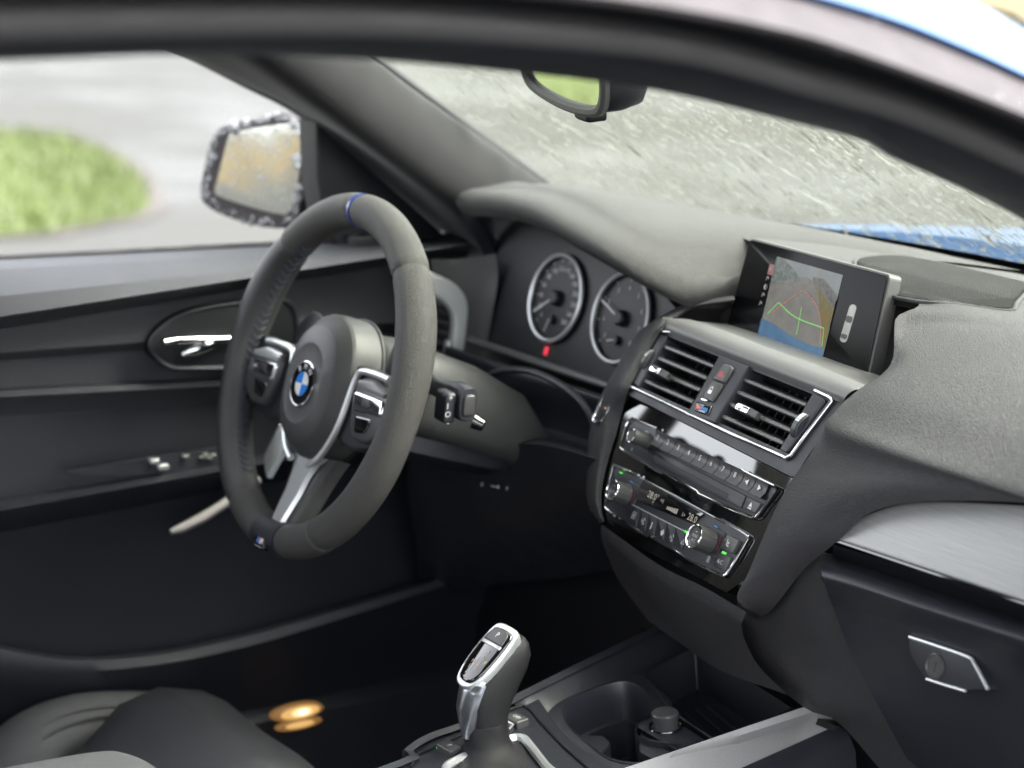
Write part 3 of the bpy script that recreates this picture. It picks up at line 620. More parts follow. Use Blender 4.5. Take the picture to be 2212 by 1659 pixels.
hnd = [fg.uv(zG(*p), .004) for p in [(1400, 1265), (1830, 1410), (1880, 1470), (1975, 1650), (1800, 1655), (1520, 1570), (1470, 1500), (1400, 1380)]]
hl = mk('latch_handle', prism(fg, rpoly(hnd, .006), -.012, .006, .002), M['hard'], glove)
mk('latch_rim', [tube([fg.pt(*p, .0062) for p in cr([np.array(q) for q in px(fg, zG, [(1405, 1272), (1600, 1335), (1815, 1410), (1860, 1455), (1960, 1640)], .006)], 4)], .0016, 8), tube([fg.pt(*p, .0062) for p in px(fg, zG, [(1525, 1568), (1660, 1612), (1800, 1652)], .006)], .0014, 8)], M['silver'], glove)
lk = fg.uv(zG(1585, 1480), .006); mk('lock_barrel', [lathe(fg, lk[0], lk[1], [(.0105, .003), (.0105, .0072), (.0092, .0078), (.0085, .0068), (.001, .0068)], 24), prism(fg, [(lk[0]-.001, lk[1]-.004), (lk[0]+.001, lk[1]-.004), (lk[0]+.001, lk[1]+.004), (lk[0]-.001, lk[1]+.004)], .006, .0075)], M['key'], glove)
# bolster between stack and glove box, running down to the console
bo = [([(1592, 1292), (1618, 1318), (1652, 1320), (1700, 1268), (1765, 1192), (1785, 1195)], (.19, .192, .192, .186, .178, .18)), ([(1595, 1325), (1625, 1345), (1665, 1340), (1720, 1290), (1780, 1225), (1792, 1245)], (.185, .186, .184, .176, .168, .168)),
      ([(1605, 1370), (1650, 1385), (1700, 1370), (1750, 1330), (1800, 1290), (1815, 1300)], (.195, .192, .186, .18, .176, .178)), ([(1650, 1450), (1700, 1455), (1750, 1440), (1800, 1415), (1845, 1395), (1860, 1400)], (.215, .205, .2, .192, .186, .188)),
      ([(1740, 1530), (1780, 1535), (1815, 1525), (1855, 1515), (1900, 1510), (1915, 1515)], (.235, .225, .215, .208, .2, .2)), ([(1810, 1560), (1850, 1575), (1890, 1590), (1930, 1600), (1980, 1620), (2000, 1640)], (.245, .235, .228, .22, .215, .215)), ([(1900, 1660), (1930, 1680), (1970, 1700), (2010, 1720), (2060, 1740), (2080, 1750)], (.25, .245, .24, .235, .23, .23))]
mk('knee_bolster', grid([[on(p, 1, y) for p, y in zip(q, ys_)] for q, ys_ in bo], 5, 5), M['dash'], car, ang=70)
mk('bolster_seam', tube([on(p, 1, y-.0015) for p, y in zip([(1775, 1245), (1795, 1280), (1815, 1330), (1845, 1400), (1895, 1500), (1960, 1600)], (.166, .172, .176, .184, .196, .21))], .0013, 6), M['dark'], car)

# ------------------------------------------------------------------ centre stack
lc = [((1585, 652), (1590, 640)), ((1497, 668), (1490, 655)), ((1440, 702), (1421, 690)), ((1412, 740), (1384, 716)), ((1385, 790), (1347, 768)), ((1358, 842), (1313, 828)), ((1344, 890), (1285, 885)), ((1330, 940), (1272, 945)), ((1312, 1000), (1269, 1000)), ((1300, 1060), (1268, 1070)), ((1300, 1100), (1281, 1112)), ((1306, 1125), (1298, 1134))]
ck = []
for i, (a, b_) in enumerate(lc):
    g = (lambda p, h: fv.pt(*fv.uv(p, h), h)) if i < 6 else (lambda p, h: ff.pt(*ff.uv(p, h), h))
    n = fv.n if i < 6 else ff.n; m_ = ((a[0]+b_[0])/2, (a[1]+b_[1])/2); h0 = .002 if i > 1 else -.02
    P3 = g(b_, h0-.012); ck.append([g(a, h0), g(m_, h0+.004), P3, P3-n*.03+np.array([.004, 0, 0]), P3-n*.13+np.array([.01, 0, 0])])
mk('stack_cheek', grid(ck, 5, 5), M['dash'], car, ang=75)
stack = mk('centre_stack', [prism(ff, px(ff, zC, [(560, -60), (445, 270), (330, 520), (180, 1010), (250, 1110), (600, 1330), (1500, 1800), (1700, 1660), (1985, 1000), (2180, 680), (2050, 520)], 0), -.06, 0)], M['piano'], car)
stack['label'] = 'gloss black centre stack panel with radio and climate controls'
# leather sill under the panel
sl_ = [([(1300, 1132), (1420, 1218), (1520, 1268), (1612, 1322)], .0), ([(1298, 1150), (1415, 1236), (1515, 1288), (1606, 1338)], -.004), ([(1300, 1165), (1412, 1252), (1510, 1306), (1602, 1352)], -.012), ([(1312, 1200), (1420, 1290), (1510, 1350), (1610, 1385)], -.04), ([(1340, 1260), (1440, 1340), (1520, 1400), (1640, 1440)], -.07), ([(1400, 1340), (1470, 1390), (1560, 1450), (1700, 1500)], -.09)]
mk('stack_sill', grid([[sf(p, h) for p in q] for q, h in sl_], 5, 4), M['dash'], stack, ang=70)

# vent unit
vent_out = px(fv, zV, [(620, 62), (548, 118), (470, 250), (305, 570), (330, 600), (1640, 1258), (1668, 1250), (1740, 1130), (2000, 760), (2168, 565)], 0)
vco = np.array([.14, .03])
def rsamp(P, t):
    best = None; d_ = np.array([math.cos(t), math.sin(t)])
    for i in range(len(P)):
        a, b_ = np.array(P[i-1])-vco, np.array(P[i])-vco; M2 = np.array([[d_[0], a[0]-b_[0]], [d_[1], a[1]-b_[1]]])
        if abs(np.linalg.det(M2)) < 1e-14: continue
        s_, q_ = np.linalg.solve(M2, a)
        if s_ > 0 and -1e-6 <= q_ <= 1+1e-6 and (best is None or s_ > best): best = s_
    return vco+d_*best
inr = rect(.0085, .2676, .0028, .0588); vo_r = rpoly(vent_out, .004)
TT = sorted([math.atan2(p[1]-vco[1], p[0]-vco[0]) for p in inr]+[math.atan2(p[1]-vco[1], p[0]-vco[0]) for p in vo_r]+list(np.linspace(-3.14, 3.13, 40)))
vent = mk('air_vent_unit', [ringplate(fv, [rsamp(vo_r, t) for t in TT], [rsamp(inr, t) for t in TT], -.034, -.001)], M['hard'], car)
mk('duct_back', prism(fv, rect(.0, .28, -.003, .064), -.04, -.034), M['dark'], vent)
vent['label'] = 'pair of central air vents framed in chrome above the radio'
led = []
bot = [fv.uv(p, -.004) for p in [(1440, 690), (1490, 690), (1560, 712), (1640, 742), (1720, 772), (1800, 802), (1866, 830), (1880, 842)]]
A_ = [-.008, .02, .07, .12, .17, .23, .29, .318]
led.append([fv.pt(a, .0608, .0) for a in A_]); led.append([fv.pt(a, .066, .0035) for a in A_]); led.append([fv.pt(a*.7+b_[0]*.3, .074, .003) for a, b_ in zip(A_, bot)]); led.append([fv.pt(a*.3+b_[0]*.7, b_[1]*.6+.074*.4, .0) for a, b_ in zip(A_, bot)]); led.append([fv.pt(b_[0], b_[1], -.004) for b_ in bot]); led.append([fv.pt(b_[0], b_[1]+.003, -.014) for b_ in bot]); led.append([fv.pt(b_[0], b_[1]+.02, -.05) for b_ in bot])
mk('vent_ledge', grid(led, 4, 4), M['satin'], vent, ang=60)
chp = px(fv, zV, [(690, 118), (600, 106), (540, 190), (470, 290), (400, 430), (362, 525), (368, 548), (430, 574), (830, 764), (1180, 930), (1540, 1088), (1600, 1112), (1640, 1094), (1780, 900), (1962, 662), (1960, 648), (1940, 632), (1830, 580)], .001)
mk('chrome_frame', tube([fv.pt(p[0], p[1], .001) for p in chp], .0019, 10), M['chrome'], vent)
def slat(a0, a1, b, name='slat'):
    secs = [[fv.pt(a, b+db, h) for db, h in ((-.0020, -.003), (-.0011, -.0006), (.0008, -.0003), (.0020, -.002), (.0072, -.019), (.006, -.0205), (-.0014, -.008))] for a in np.linspace(a0, a1, 5)]
    return mk(name, loft(secs), M['slat'], vent)
for b_ in (.0484, .0356, .0230, .0102): slat(.0088, .108, b_)
for b_ in (.0478, .0350, .0220, .0092): slat(.161, .267, b_)
for a0, a1, b_ in ((.031, .052, .0225), (.192, .215, .0215)):
    mk('slat_tab', prism(Fr(fv.pt(a0, b_, 0), fv.x, fv.n), rpoly([(0, -.004), (a1-a0, -.004), (a1-a0+.002, .004), (a1-a0-.004, .0115), (.003, .0115), (-.002, .004)], .0015), -.0035, .0035, .0012), M['key'], vent)
    mk('tab_face', prism(fv, rpoly(rect(a0+.001, a1-.002, b_-.0032, b_+.0028), .0012), .0108, .0122, .0006), M['chrome'], vent)
# fine vertical vanes behind the slats
for a in list(np.linspace(.02, .098, 7))+list(np.linspace(.175, .255, 7)): mk('vane', prism(fv, rect(a-.0006, a+.0006, .004, .058), -.033, -.024), M['dark'], vent)
mk('centre_block', prism(fv, rpoly(px(fv, zV, [(1070, 295), (1300, 385), (1150, 640), (1030, 832), (815, 758), (930, 560)], .003), .0015), -.02, .003, .001), M['hard'], vent)
hz = px(fv, zV, [(1100, 355), (1185, 375), (1205, 400), (1030, 682), (935, 650), (1020, 480)], .003); mk('button_well', prism(fv, rpoly(hz, .003), .002, .0033), M['dark'], vent)
mk('hazard_button', prism(fv, rpoly(px(fv, zV, [(1105, 368), (1165, 380), (1180, 400), (1105, 522), (1020, 490)], .005), .0025), .002, .0062, .0015), M['key'], vent)
mk('lock_button', prism(fv, rpoly(px(fv, zV, [(1014, 497), (1098, 530), (1010, 668), (942, 640)], .005), .0015), .002, .0058, .0012), M['key'], vent)
t3 = px(fv, zV, [(1088, 420), (1102, 472), (1056, 462)], .0064); t3i = inset(t3, .0009); mk('hazard_triangle', [([fv.pt(*p, .0064) for p in t3]+[fv.pt(*p, .0064) for p in t3i], [(0, 1, 4, 3), (1, 2, 5, 4), (2, 0, 3, 5)]), plate(fv, inset(t3, .0022), .0064)], M['e_red'], vent)
lk_ = fv.uv(zV(1000, 580), .006); mk('lock_symbol', [plate(fv, rect(lk_[0]-.003, lk_[0]+.003, lk_[1]-.003, lk_[1]+.0006), .0061), stroke(fv, [(lk_[0]-.0018, lk_[1]+.0004), (lk_[0]-.0018, lk_[1]+.003), (lk_[0], lk_[1]+.0042), (lk_[0]+.0018, lk_[1]+.003), (lk_[0]+.0018, lk_[1]+.0004)], .0008, .0061)], M['white'], vent)
twp = px(fv, zV, [(900, 668), (1016, 704), (985, 782), (882, 745)], .003); mk('temperature_wheel', prism(fv, rpoly(twp, .001), .001, .0048, .0015), M['piano'], vent)
tw = np.array(twp)
for i in range(7):
    k = (i+.8)/8; p = tw[3]*(1-k)+tw[2]*k; q = tw[0]*(1-k)+tw[1]*k; mk('wheel_mark', stroke(fv, [p*.75+q*.25, p*(.35)+q*.65], .0016, .0049), M['red'] if i < 3 else M['blue'], vent)
mk('button_trim', prism(fv, rpoly(px(fv, zV, [(930, 640), (985, 655), (965, 665), (928, 652)], .004), .0005), .002, .0045), M['chrome'], vent)
for (sgn, A) in ((0, [(600, 130), (655, 152), (430, 545), (385, 520)]), (1, [(1815, 600), (1898, 640), (1905, 665), (1600, 1068), (1545, 1045)])):
    mk('vent_cheek', prism(fv, rpoly(px(fv, zV, A, .002), .002), -.02, .002, .001), M['hard'], vent)
def thumb(P0, P1, wdt):
    p0, p1 = np.array(P0), np.array(P1); c_ = (p0+p1)/2; L = np.linalg.norm(p1-p0)/2; ax = nrm(np.append(fv.x, 0)[:3]); dv_ = nrm(fv.v*(p0[1]-p1[1])+fv.x*(p0[0]-p1[0])); sx = nrm(np.cross(dv_, fv.n)); R0 = L*1.25; C0 = fv.pt(c_[0], c_[1], -R0*.62)
    secs = []
    for s in (-1, -.8, .8, 1):
        rr_ = R0*(.94 if abs(s) == 1 else 1); secs.append([C0+sx*wdt*s+rr_*(math.cos(t)*fv.n+math.sin(t)*dv_) for t in np.linspace(0, 2*math.pi, 40, endpoint=False)])
    o = mk('thumbwheel', loft(secs), M['hard'], vent)
    for t in np.linspace(-.55, .6, 9): q = C0+R0*1.004*(math.cos(t)*fv.n+math.sin(t)*dv_); e1 = nrm(-math.sin(t)*fv.n+math.cos(t)*dv_); e2 = nrm(q-C0); mk('wheel_rib', ([q+sx*wdt*.75*i_+e1*.0011*j_+e2*.0006 for i_, j_ in ((-1, -1), (1, -1), (1, 1), (-1, 1))], [(0, 1, 2, 3)]), M['silver'] if t > .05 else M['key'], vent, smooth=False)
thumb(fv.uv(zV(555, 245), .002), fv.uv(zV(450, 425), .002), .003); thumb(fv.uv(zV(1772, 745), .002), fv.uv(zV(1640, 965), .002), .0042)

# radio
radio = mk('radio', [prism(ff, rpoly(px(ff, zC, [(590, 112), (820, 215), (835, 240), (1700, 640), (1985, 795), (1975, 825), (1770, 1078), (1230, 845), (890, 655), (490, 420), (475, 385), (530, 190)], .003), .002), -.005, .003, .001)], M['hard'], car)
radio['label'] = 'radio with ten numbered and arrow keys, volume knob and chrome outline'
mk('chrome_outline', tube([ff.pt(*p, .0042) for p in px(ff, zC, [(815, 205), (590, 112), (565, 130), (525, 200), (474, 385), (480, 410), (520, 440), (880, 652), (900, 645), (1060, 730), (1215, 822), (1235, 850), (1500, 975), (1750, 1078), (1790, 1068), (1985, 815), (1988, 790), (1965, 770), (1680, 632), (1655, 612)], .004)], .0011, 8), M['chrome'], radio)
kd = [ff.uv(zC(*p), .005)[0] for p in [(826, 235), (915, 290), (1020, 340), (1120, 385), (1225, 435), (1335, 490), (1445, 540), (1560, 600), (1675, 662), (1785, 725), (1905, 785)]]
kt, kb0, kb1 = -.0114, -.0242, -.0290
for i in range(10):
    a0, a1 = kd[i]+.0006, kd[i+1]-.0006; f0 = i/10; bb = kb0+(kb1-kb0)*f0*0-.0015
    secs = []
    for (b_, h) in ((kt, .003), (kt-.0002, .0062), (kt-.004, .0052), (kt-.009, .0056), (bb+.0015, .0078), (bb+.0003, .0082), (bb, .0072), (bb-.0002, .003)):
        sk = (b_-kt)*-.12; secs.append([ff.pt(a0+sk*0, b_, h), ff.pt(a0*.5+a1*.5, b_, h), ff.pt(a1, b_, h)])
    V, F = rawgrid(secs); mk('key', (V, F), M['key'], radio, ang=50)
    if i < 8: mk('key_number', text(ff, str(i+1), (a0+a1)/2-.001, -.0172, .0072, .0066, rot=0), M['white'], radio)
    else:
        cx_ = (a0+a1)/2; s_ = -1 if i == 8 else 1; mk('key_arrow', plate(ff, [(cx_+.0028*s_, -.018), (cx_-.0018*s_, -.0152), (cx_-.0018*s_, -.0208)], .0066), M['white'], radio)
mk('slot_panel', prism(ff, rpoly(px(ff, zC, [(735, 375), (1690, 865), (1640, 985), (1240, 800), (760, 540)], .004), .001), .001, .0042, .0006), M['hard'], radio)
mk('disc_slot', prism(ff, rpoly(px(ff, zC, [(790, 480), (815, 475), (1520, 850), (1490, 905), (790, 545)], .0045), .0015), .003, .0046, .0004), M['dark'], radio)
mk('eject_key', prism(ff, rpoly(px(ff, zC, [(1697, 872), (1835, 935), (1775, 1032), (1655, 985)], .005), .001), .001, .0052, .0008), M['key'], radio)
ej = ff.uv(zC(1730, 965), .0054); mk('eject_symbol', [plate(ff, [(ej[0]-.0028, ej[1]-.0006), (ej[0]+.0028, ej[1]-.0006), (ej[0], ej[1]+.0038)], .0055), plate(ff, rect(ej[0]-.0028, ej[0]+.0028, ej[1]-.0026, ej[1]-.0014), .0055)], M['white'], radio)
kn = ff.uv(zC(568, 278), .0235)
mk('volume_knob', lathe(ff, kn[0], kn[1], [(.0078, .003), (.0072, .005), (.0072, .0205), (.0066, .0222), (.002, .0222)], 48, (1, 2, 24, .06)), M['key'], radio)
mk('knob_ring', tube([ff.pt(kn[0]+.0064*math.cos(t), kn[1]+.0064*math.sin(t), .0224) for t in np.linspace(0, 6.2832, 28, endpoint=False)], .0007, 6, closed=True), M['chrome'], radio)
vc = ff.uv(zC(725, 262), .0035)
mk('volume_symbol', [stroke(ff, [(vc[0]+r_*math.cos(t), vc[1]-.004+r_*math.sin(t)) for t in np.linspace(.9, 2.3, 8)], .0007, .0036) for r_ in (.0045, .0062)], M['wprint'], radio)
pc_ = ff.uv(zC(585, 415), .0035); mk('power_symbol', disc(ff, pc_[0], pc_[1], .0016, .0036, 14, r0=.001), M['wprint'], radio)

# climate panel
clim = mk('climate_panel', [prism(ff, rpoly(px(ff, zC, [(410, 568), (650, 668), (680, 690), (1300, 1035), (1400, 1080), (1710, 1250), (1712, 1275), (1505, 1625), (1475, 1640), (1110, 1480), (760, 1270), (330, 990), (325, 950)], .002), .002), -.005, .002, .001)], M['hard'], car)
clim['label'] = 'climate panel with two ringed knobs and temperature display below the radio'
for P in ([(650, 668), (410, 568), (395, 590), (345, 800), (322, 960), (335, 990), (420, 1060)], [(545, 1135), (640, 1200), (735, 1258), (752, 1248)], [(940, 1362), (1020, 1410), (1115, 1475), (1300, 1568), (1470, 1640), (1500, 1625), (1600, 1470), (1708, 1280), (1712, 1258), (1640, 1210), (1400, 1080)]):
    mk('chrome_outline', tube([ff.pt(*p, .003) for p in px(ff, zC, P, .003)], .0013, 8), M['chrome'], clim)
mk('fine_line', [tube([ff.pt(*p, .0024) for p in px(ff, zC, [(670, 690), (980, 850), (1390, 1075)], .002)], .0005, 6), tube([ff.pt(*p, .0034) for p in px(ff, zC, [(590, 950), (850, 1085), (1100, 1210)], .003)], .0005, 6)], M['silver'], clim)
lcd = px(ff, zC, [(700, 700), (1290, 1040), (1175, 1140), (600, 900)], .003); mk('display_window', prism(ff, rpoly(lcd, .002), .0, .0034, .0006), M['lcd'], clim)
for s, p, sz in (('28.0°', (790, 870), .0095), ('28.0', (1168, 1085), .0095), ('=1', (878, 918), .006), ('L=', (1085, 1050), .005)):
    q = ff.uv(zC(*p), .0036); mk('display_digits', text(ff, s, q[0], q[1], sz, .0036, rot=0), M['e_lcd'], clim)
q0, q1 = ff.uv(zC(930, 975), .0036), ff.uv(zC(1020, 1015), .0036)
for i in range(7): k = i/6; mk('display_bar', plate(ff, rect(q0[0]*(1-k)+q1[0]*k-.0009, q0[0]*(1-k)+q1[0]*k+.0009, q0[1]-.002, q0[1]+.0006+.0022*k), .0036), M['e_lcd'], clim)
kx = np.array(px(ff, zC, [(590, 960), (1105, 1225), (1075, 1390), (548, 1125)], .003))
for i in range(6):
    a, b_ = i/6+.004, (i+1)/6-.004; Q = [kx[0]*(1-a)+kx[1]*a, kx[0]*(1-b_)+kx[1]*b_, kx[3]*(1-b_)+kx[2]*b_, kx[3]*(1-a)+kx[2]*a]; mk('climate_key', prism(ff, rpoly(Q, .0008), .0, .0036, .0006), M['hard'], clim)
ic = [(605, 1055), (695, 1112), (775, 1150), (880, 1222), (972, 1272), (1078, 1322)]
def icon(k, p):
    a, b_ = ff.uv(zC(*p), .0038); h = .0039; r = .0030; L = []
    if k == 0: L = [stroke(ff, [(a-r, b_-r), (a+r, b_-r), (a+r, b_+r), (a-r, b_+r), (a-r, b_-r)], .0006, h)]+[stroke(ff, [(a+x, b_-r*.6), (a+x, b_+r*.6)], .0005, h) for x in (-.0012, 0, .0012)]
    if k in (1, 4): L = [stroke(ff, [(a+r*math.cos(t), b_+r*math.sin(t)) for t in np.linspace(s, s+1.2, 5)], .0008, h) for s in (.4, 2.5, 4.6)]+[stroke(ff, [(a-.001, b_+.001), (a+.001, b_-.002)], .0008, h)]
    if k == 2: L = [disc(ff, a, b_+.002, .0012, h, 8), plate(ff, rect(a-.0008, a+.0008, b_-.004, b_+.0005), h)]
    if k == 3: L = [disc(ff, a+.0016*math.cos(t), b_+.0016*math.sin(t), .0014, h, 10) for t in (0, 1.57, 3.14, 4.71)]
    if k == 5: L = [plate(ff, [(a-.001, b_+.002), (a+.001, b_+.002), (a, b_+.0042)], h), stroke(ff, [(a-r, b_-.001), (a-r*.5, b_+.0012), (a+r*.5, b_+.0012), (a+r, b_-.001), (a-r, b_-.001)], .0006, h)]
    mk('key_symbol', L, M['wprint'], clim)
for k, p in enumerate(ic): icon(k, p)
for (fc, s, rad_, lab) in (((388, 808), .0205, .0102, 'AUTO'), ((1180, 1255), .0215, .0112, 'MAX\nA/C')):
    c_ = ff.uv(zC(*fc), s)
    mk('collar_plate', prism(ff, rpoly([(c_[0]-.012, c_[1]-.012), (c_[0]+.019, c_[1]-.012), (c_[0]+.019, c_[1]+.0135), (c_[0]-.008, c_[1]+.0135)], .003), .0, .0036, .0008), M['hard'], clim)
    mk('temperature_knob', lathe(ff, c_[0], c_[1], [(rad_*1.06, .003), (rad_*1.02, .006), (rad_, s-.0022), (rad_*.97, s-.0008), (rad_*.86, s-.0006), (rad_*.84, s-.0018), (.001, s-.0018)], 60, (1, 2, 22, .05)), M['key'], clim)
    mk('knob_ring', tube([ff.pt(c_[0]+rad_*.93*math.cos(t), c_[1]+rad_*.93*math.sin(t), s-.0006) for t in np.linspace(0, 6.2832, 40, endpoint=False)], .0011, 8, closed=True), M['chrome'], clim)
    mk('knob_lettering', [text(ff, lab, c_[0], c_[1]-.0015, .0046 if lab == 'AUTO' else .0042, s-.0015), plate(ff, rect(c_[0]-.0016, c_[0]+.0016, c_[1]+.0042, c_[1]+.005), s-.0015)], M['wprint'], clim)
    mk('warm_mark', stroke(ff, [(c_[0]+(rad_+.0045)*math.cos(t), c_[1]+(rad_+.0045)*math.sin(t)) for t in np.linspace(-.25, .6, 10)], .0011, .0038), M['dullred'], clim)
    mk('cool_mark', stroke(ff, [(c_[0]+(rad_+.0035)*math.cos(t), c_[1]+(rad_+.0035)*math.sin(t)) for t in np.linspace(1.3, 1.7, 5)], .0013, .0038), M['blue'], clim)
for nm, P, h in (('seat_heat_key', [(1505, 1238), (1622, 1295), (1555, 1425), (1432, 1372)], .0055), ('air_con_key', [(1425, 1405), (1540, 1460), (1482, 1592), (1362, 1538)], .0045)):
    mk(nm, prism(ff, rpoly(px(ff, zC, P, h), .0012), .0, h, .0008), M['key'], clim)
q = ff.uv(zC(1438, 1505), .0047); mk('key_lettering', text(ff, 'A/C', q[0], q[1], .0056, .0048), M['wprint'], clim)
q = ff.uv(zC(1515, 1325), .0057); mk('seat_symbol', [stroke(ff, [(q[0]-.002, q[1]+.0035), (q[0]-.001, q[1]-.002), (q[0]+.0024, q[1]-.0026)], .0012, .0058), disc(ff, q[0]+.001, q[1]+.0006, .0012, .0058, 10)], M['wprint'], clim)
for p, s in (((1470, 1416), .0022), ((1102, 1212), .002), ((472, 640), .0013)): q = ff.uv(zC(*p), .004); mk('green_light', prism(ff, rect(q[0]-s, q[0]+s, q[1]-s*.45, q[1]+s*.45), .001, .0042), M['e_green'], clim)
q = ff.uv(zC(1325, 1480), .004); mk('key_symbol', [stroke(ff, [(q[0]+d, q[1]-.003), (q[0]+d, q[1]+.003)], .0006, .0041) for d in (-.0016, 0, .0016)], M['wprint'], clim)

# start button on the stack's cheek
fst = Fr(ck[6][2]*.45+ck[6][1]*.55, nrm(nrm(np.array(ck[6][0])-ck[6][2])), nrm(np.array(ck[4][2])-ck[8][2]))
sb = [np.array(fst.uv(zI(*p), .004)) for p in [(1690, 1345), (1700, 1400), (1660, 1500), (1600, 1620), (1545, 1740), (1500, 1745), (1490, 1680), (1560, 1520), (1620, 1400)]]
sbo = crc(sb, 4); stb = mk('start_button', prism(fst, sbo, -.01, .003, .001), M['hard'], car)
mk('chrome_ring', tube([fst.pt(*p, .0035) for p in sbo], .0015, 8, closed=True), M['chrome'], stb)
cc_ = sum(sbo)/len(sbo); mk('button_lettering', [plate(fst, [cc_+np.array(p) for p in rect(-.003, .003, -.012+i*.005, -.009+i*.005)], .0036) for i in range(3)], M['e_orange'], stb)

# ------------------------------------------------------------------ screen
sco = px(fs, zS, [(545, 215), (575, 205), (1400, 425), (1430, 445), (1428, 475), (1275, 1060), (1255, 1075), (400, 748)], 0)
SW, SH = .226, .0925
scr_o = rpoly(px(fs, zS, [(400, 749), (1262, 1074), (1396, 432), (545, 206)]), .0055)
screen = mk('display_screen', [prism(fs, scr_o, -.014, .0, .0022)], M['key'], car); screen['label'] = 'free-standing screen showing a reversing camera picture'
mk('screen_glass', prism(fs, inset(scr_o, .0022), -.001, .0008, .0004), M['scr'], screen)
def scm(name, c1, c2, sc, st=.5, stretch=None):
    m = mat(name, (.01, .01, .01), .2, spec=.1, emis=(1, 1, 1), es=st*.16); t = m.node_tree; b = t.nodes['Principled BSDF']; tc = t.nodes['Texture Coordinate']; n = t.nodes.new('ShaderNodeTexNoise'); n.inputs['Scale'].default_value = sc; n.inputs['Detail'].default_value = 5; t.links.new(tc.outputs['Object'], n.inputs['Vector'])
    r = t.nodes.new('ShaderNodeValToRGB'); r.color_ramp.elements[0].position = .35; r.color_ramp.elements[1].position = .65; r.color_ramp.elements[0].color = c1+(1,); r.color_ramp.elements[1].color = c2+(1,); t.links.new(n.outputs['Fac'], r.inputs[0]); t.links.new(r.outputs[0], b.inputs['Emission Color']); return m
IM = np.array([(.0455, .0825), (.1515, .0828), (.1515, .0025), (.0455, .0045)])
pi = px(fs, zS, [(712, 325), (1112, 437), (985, 960), (597, 805)], .001); i0 = np.array(pi)
def ip(s, t): return (i0[0]*(1-s)+i0[1]*s)*(1-t)+(i0[3]*(1-s)+i0[2]*s)*t
def ipoly(P): return [ip(*p) for p in P]
lay = [('picture_sky', [(0, 0), (1, 0), (1, .3), (0, .3)], scm('scr_sky', (.30, .33, .33), (.36, .39, .39), 60), .0012), ('picture_road', [(0, .26), (.25, .22), (.5, .14), (.62, .17), (.85, .45), (1, .62), (1, 1), (0, 1)], scm('scr_road', (.24, .235, .215), (.3, .29, .265), 120), .0015),
       ('picture_trees', [(0, .02), (.1, .0), (.3, .1), (.42, .2), (.3, .24), (.12, .27), (0, .38)], scm('scr_trees', (.08, .13, .09), (.28, .3, .3), 240), .0018), ('picture_verge', [(.6, .14), (.7, .18), (1, .36), (1, .95), (.88, .62), (.75, .35)], scm('scr_verge', (.30, .22, .08), (.22, .2, .1), 200), .0019),
       ('picture_hedge', [(.6, .12), (.75, .1), (1, .25), (1, .4), (.8, .28), (.66, .2)], scm('scr_hedge', (.14, .14, .13), (.26, .26, .24), 300), .0021), ('picture_bumper', [(0, .78), (.2, .8), (.5, .86), (.8, .88), (1, .86), (1, 1), (0, 1)], scm('scr_bumper', (.07, .19, .36), (.11, .26, .44), 90), .0022)]
for n_, P, m_, h in lay: mk(n_, plate(fs, ipoly(P), h), m_, screen, smooth=False)
M['s_g'] = em('screen_green', (.2, .85, .1), .7); M['s_r'] = em('screen_red', (.6, .08, .06), .7); M['s_k'] = em('screen_dark_line', (.12, .15, .1), .5); M['s_w'] = em('screen_pale', (.5, .5, .48), .6); M['s_b'] = em('screen_black', (.01, .01, .012), .1)
def line(name, P, m_, w=.0007): mk(name, stroke(fs, cr([ip(*p) for p in P], 6), w, .0026), m_, screen, smooth=False)
line('guide_line', [(.12, .69), (.3, .5), (.47, .33), (.55, .31)], M['s_r']); line('guide_line', [(.93, .82), (.87, .6), (.75, .42), (.58, .32), (.5, .31)], M['s_r'])
line('guide_line', [(.2, .53), (.5, .63), (.93, .64)], M['s_g'], .0009); line('guide_line', [(.93, .64), (.97, .84)], M['s_g']); line('guide_line', [(.55, .5), (.57, .82)], M['s_g'], .0008); line('guide_line', [(.08, .7), (.2, .53)], M['s_g'], .0009)
line('guide_line', [(.4, .4), (.52, .24), (.6, .12)], M['s_k'], .0008); line('guide_line', [(.8, .44), (.74, .28), (.68, .15)], M['s_k'], .0008); line('guide_line', [(.45, .33), (.78, .36)], M['s_k'], .0008); line('guide_line', [(.52, .24), (.73, .26)], M['s_k'], .0008); line('guide_line', [(.06, .34), (.2, .28), (.35, .3), (.48, .4)], M['s_k'], .0008)
c0, c1 = np.array(fs.uv(zS(1175, 625), .001)), np.array(fs.uv(zS(1112, 835), .001)); d = c1-c0
def cpos(t, s=0): return c0+d*t+np.array([s, 0])
w_ = .0052
mk('car_symbol', prism(fs, rpoly([cpos(-.04, -w_), cpos(-.04, w_), cpos(1.05, w_), cpos(1.05, -w_)], .005), .0005, .0014, .0003), M['s_w'], screen)
for t0, t1 in ((.3, .48), (.82, .95)): mk('symbol_window', prism(fs, rpoly([cpos(t0, -w_*.85), cpos(t0, w_*.85), cpos(t1, w_*.85), cpos(t1, -w_*.85)], .002), .001, .0018), M['s_b'], screen)
sq = fs.uv(zS(675, 405), .001); mk('menu_tile', plate(fs, rect(sq[0]-.0045, sq[0]+.0045, sq[1]-.005, sq[1]+.005), .0012), em('screen_tile_red', (.35, .05, .06), .5), screen)
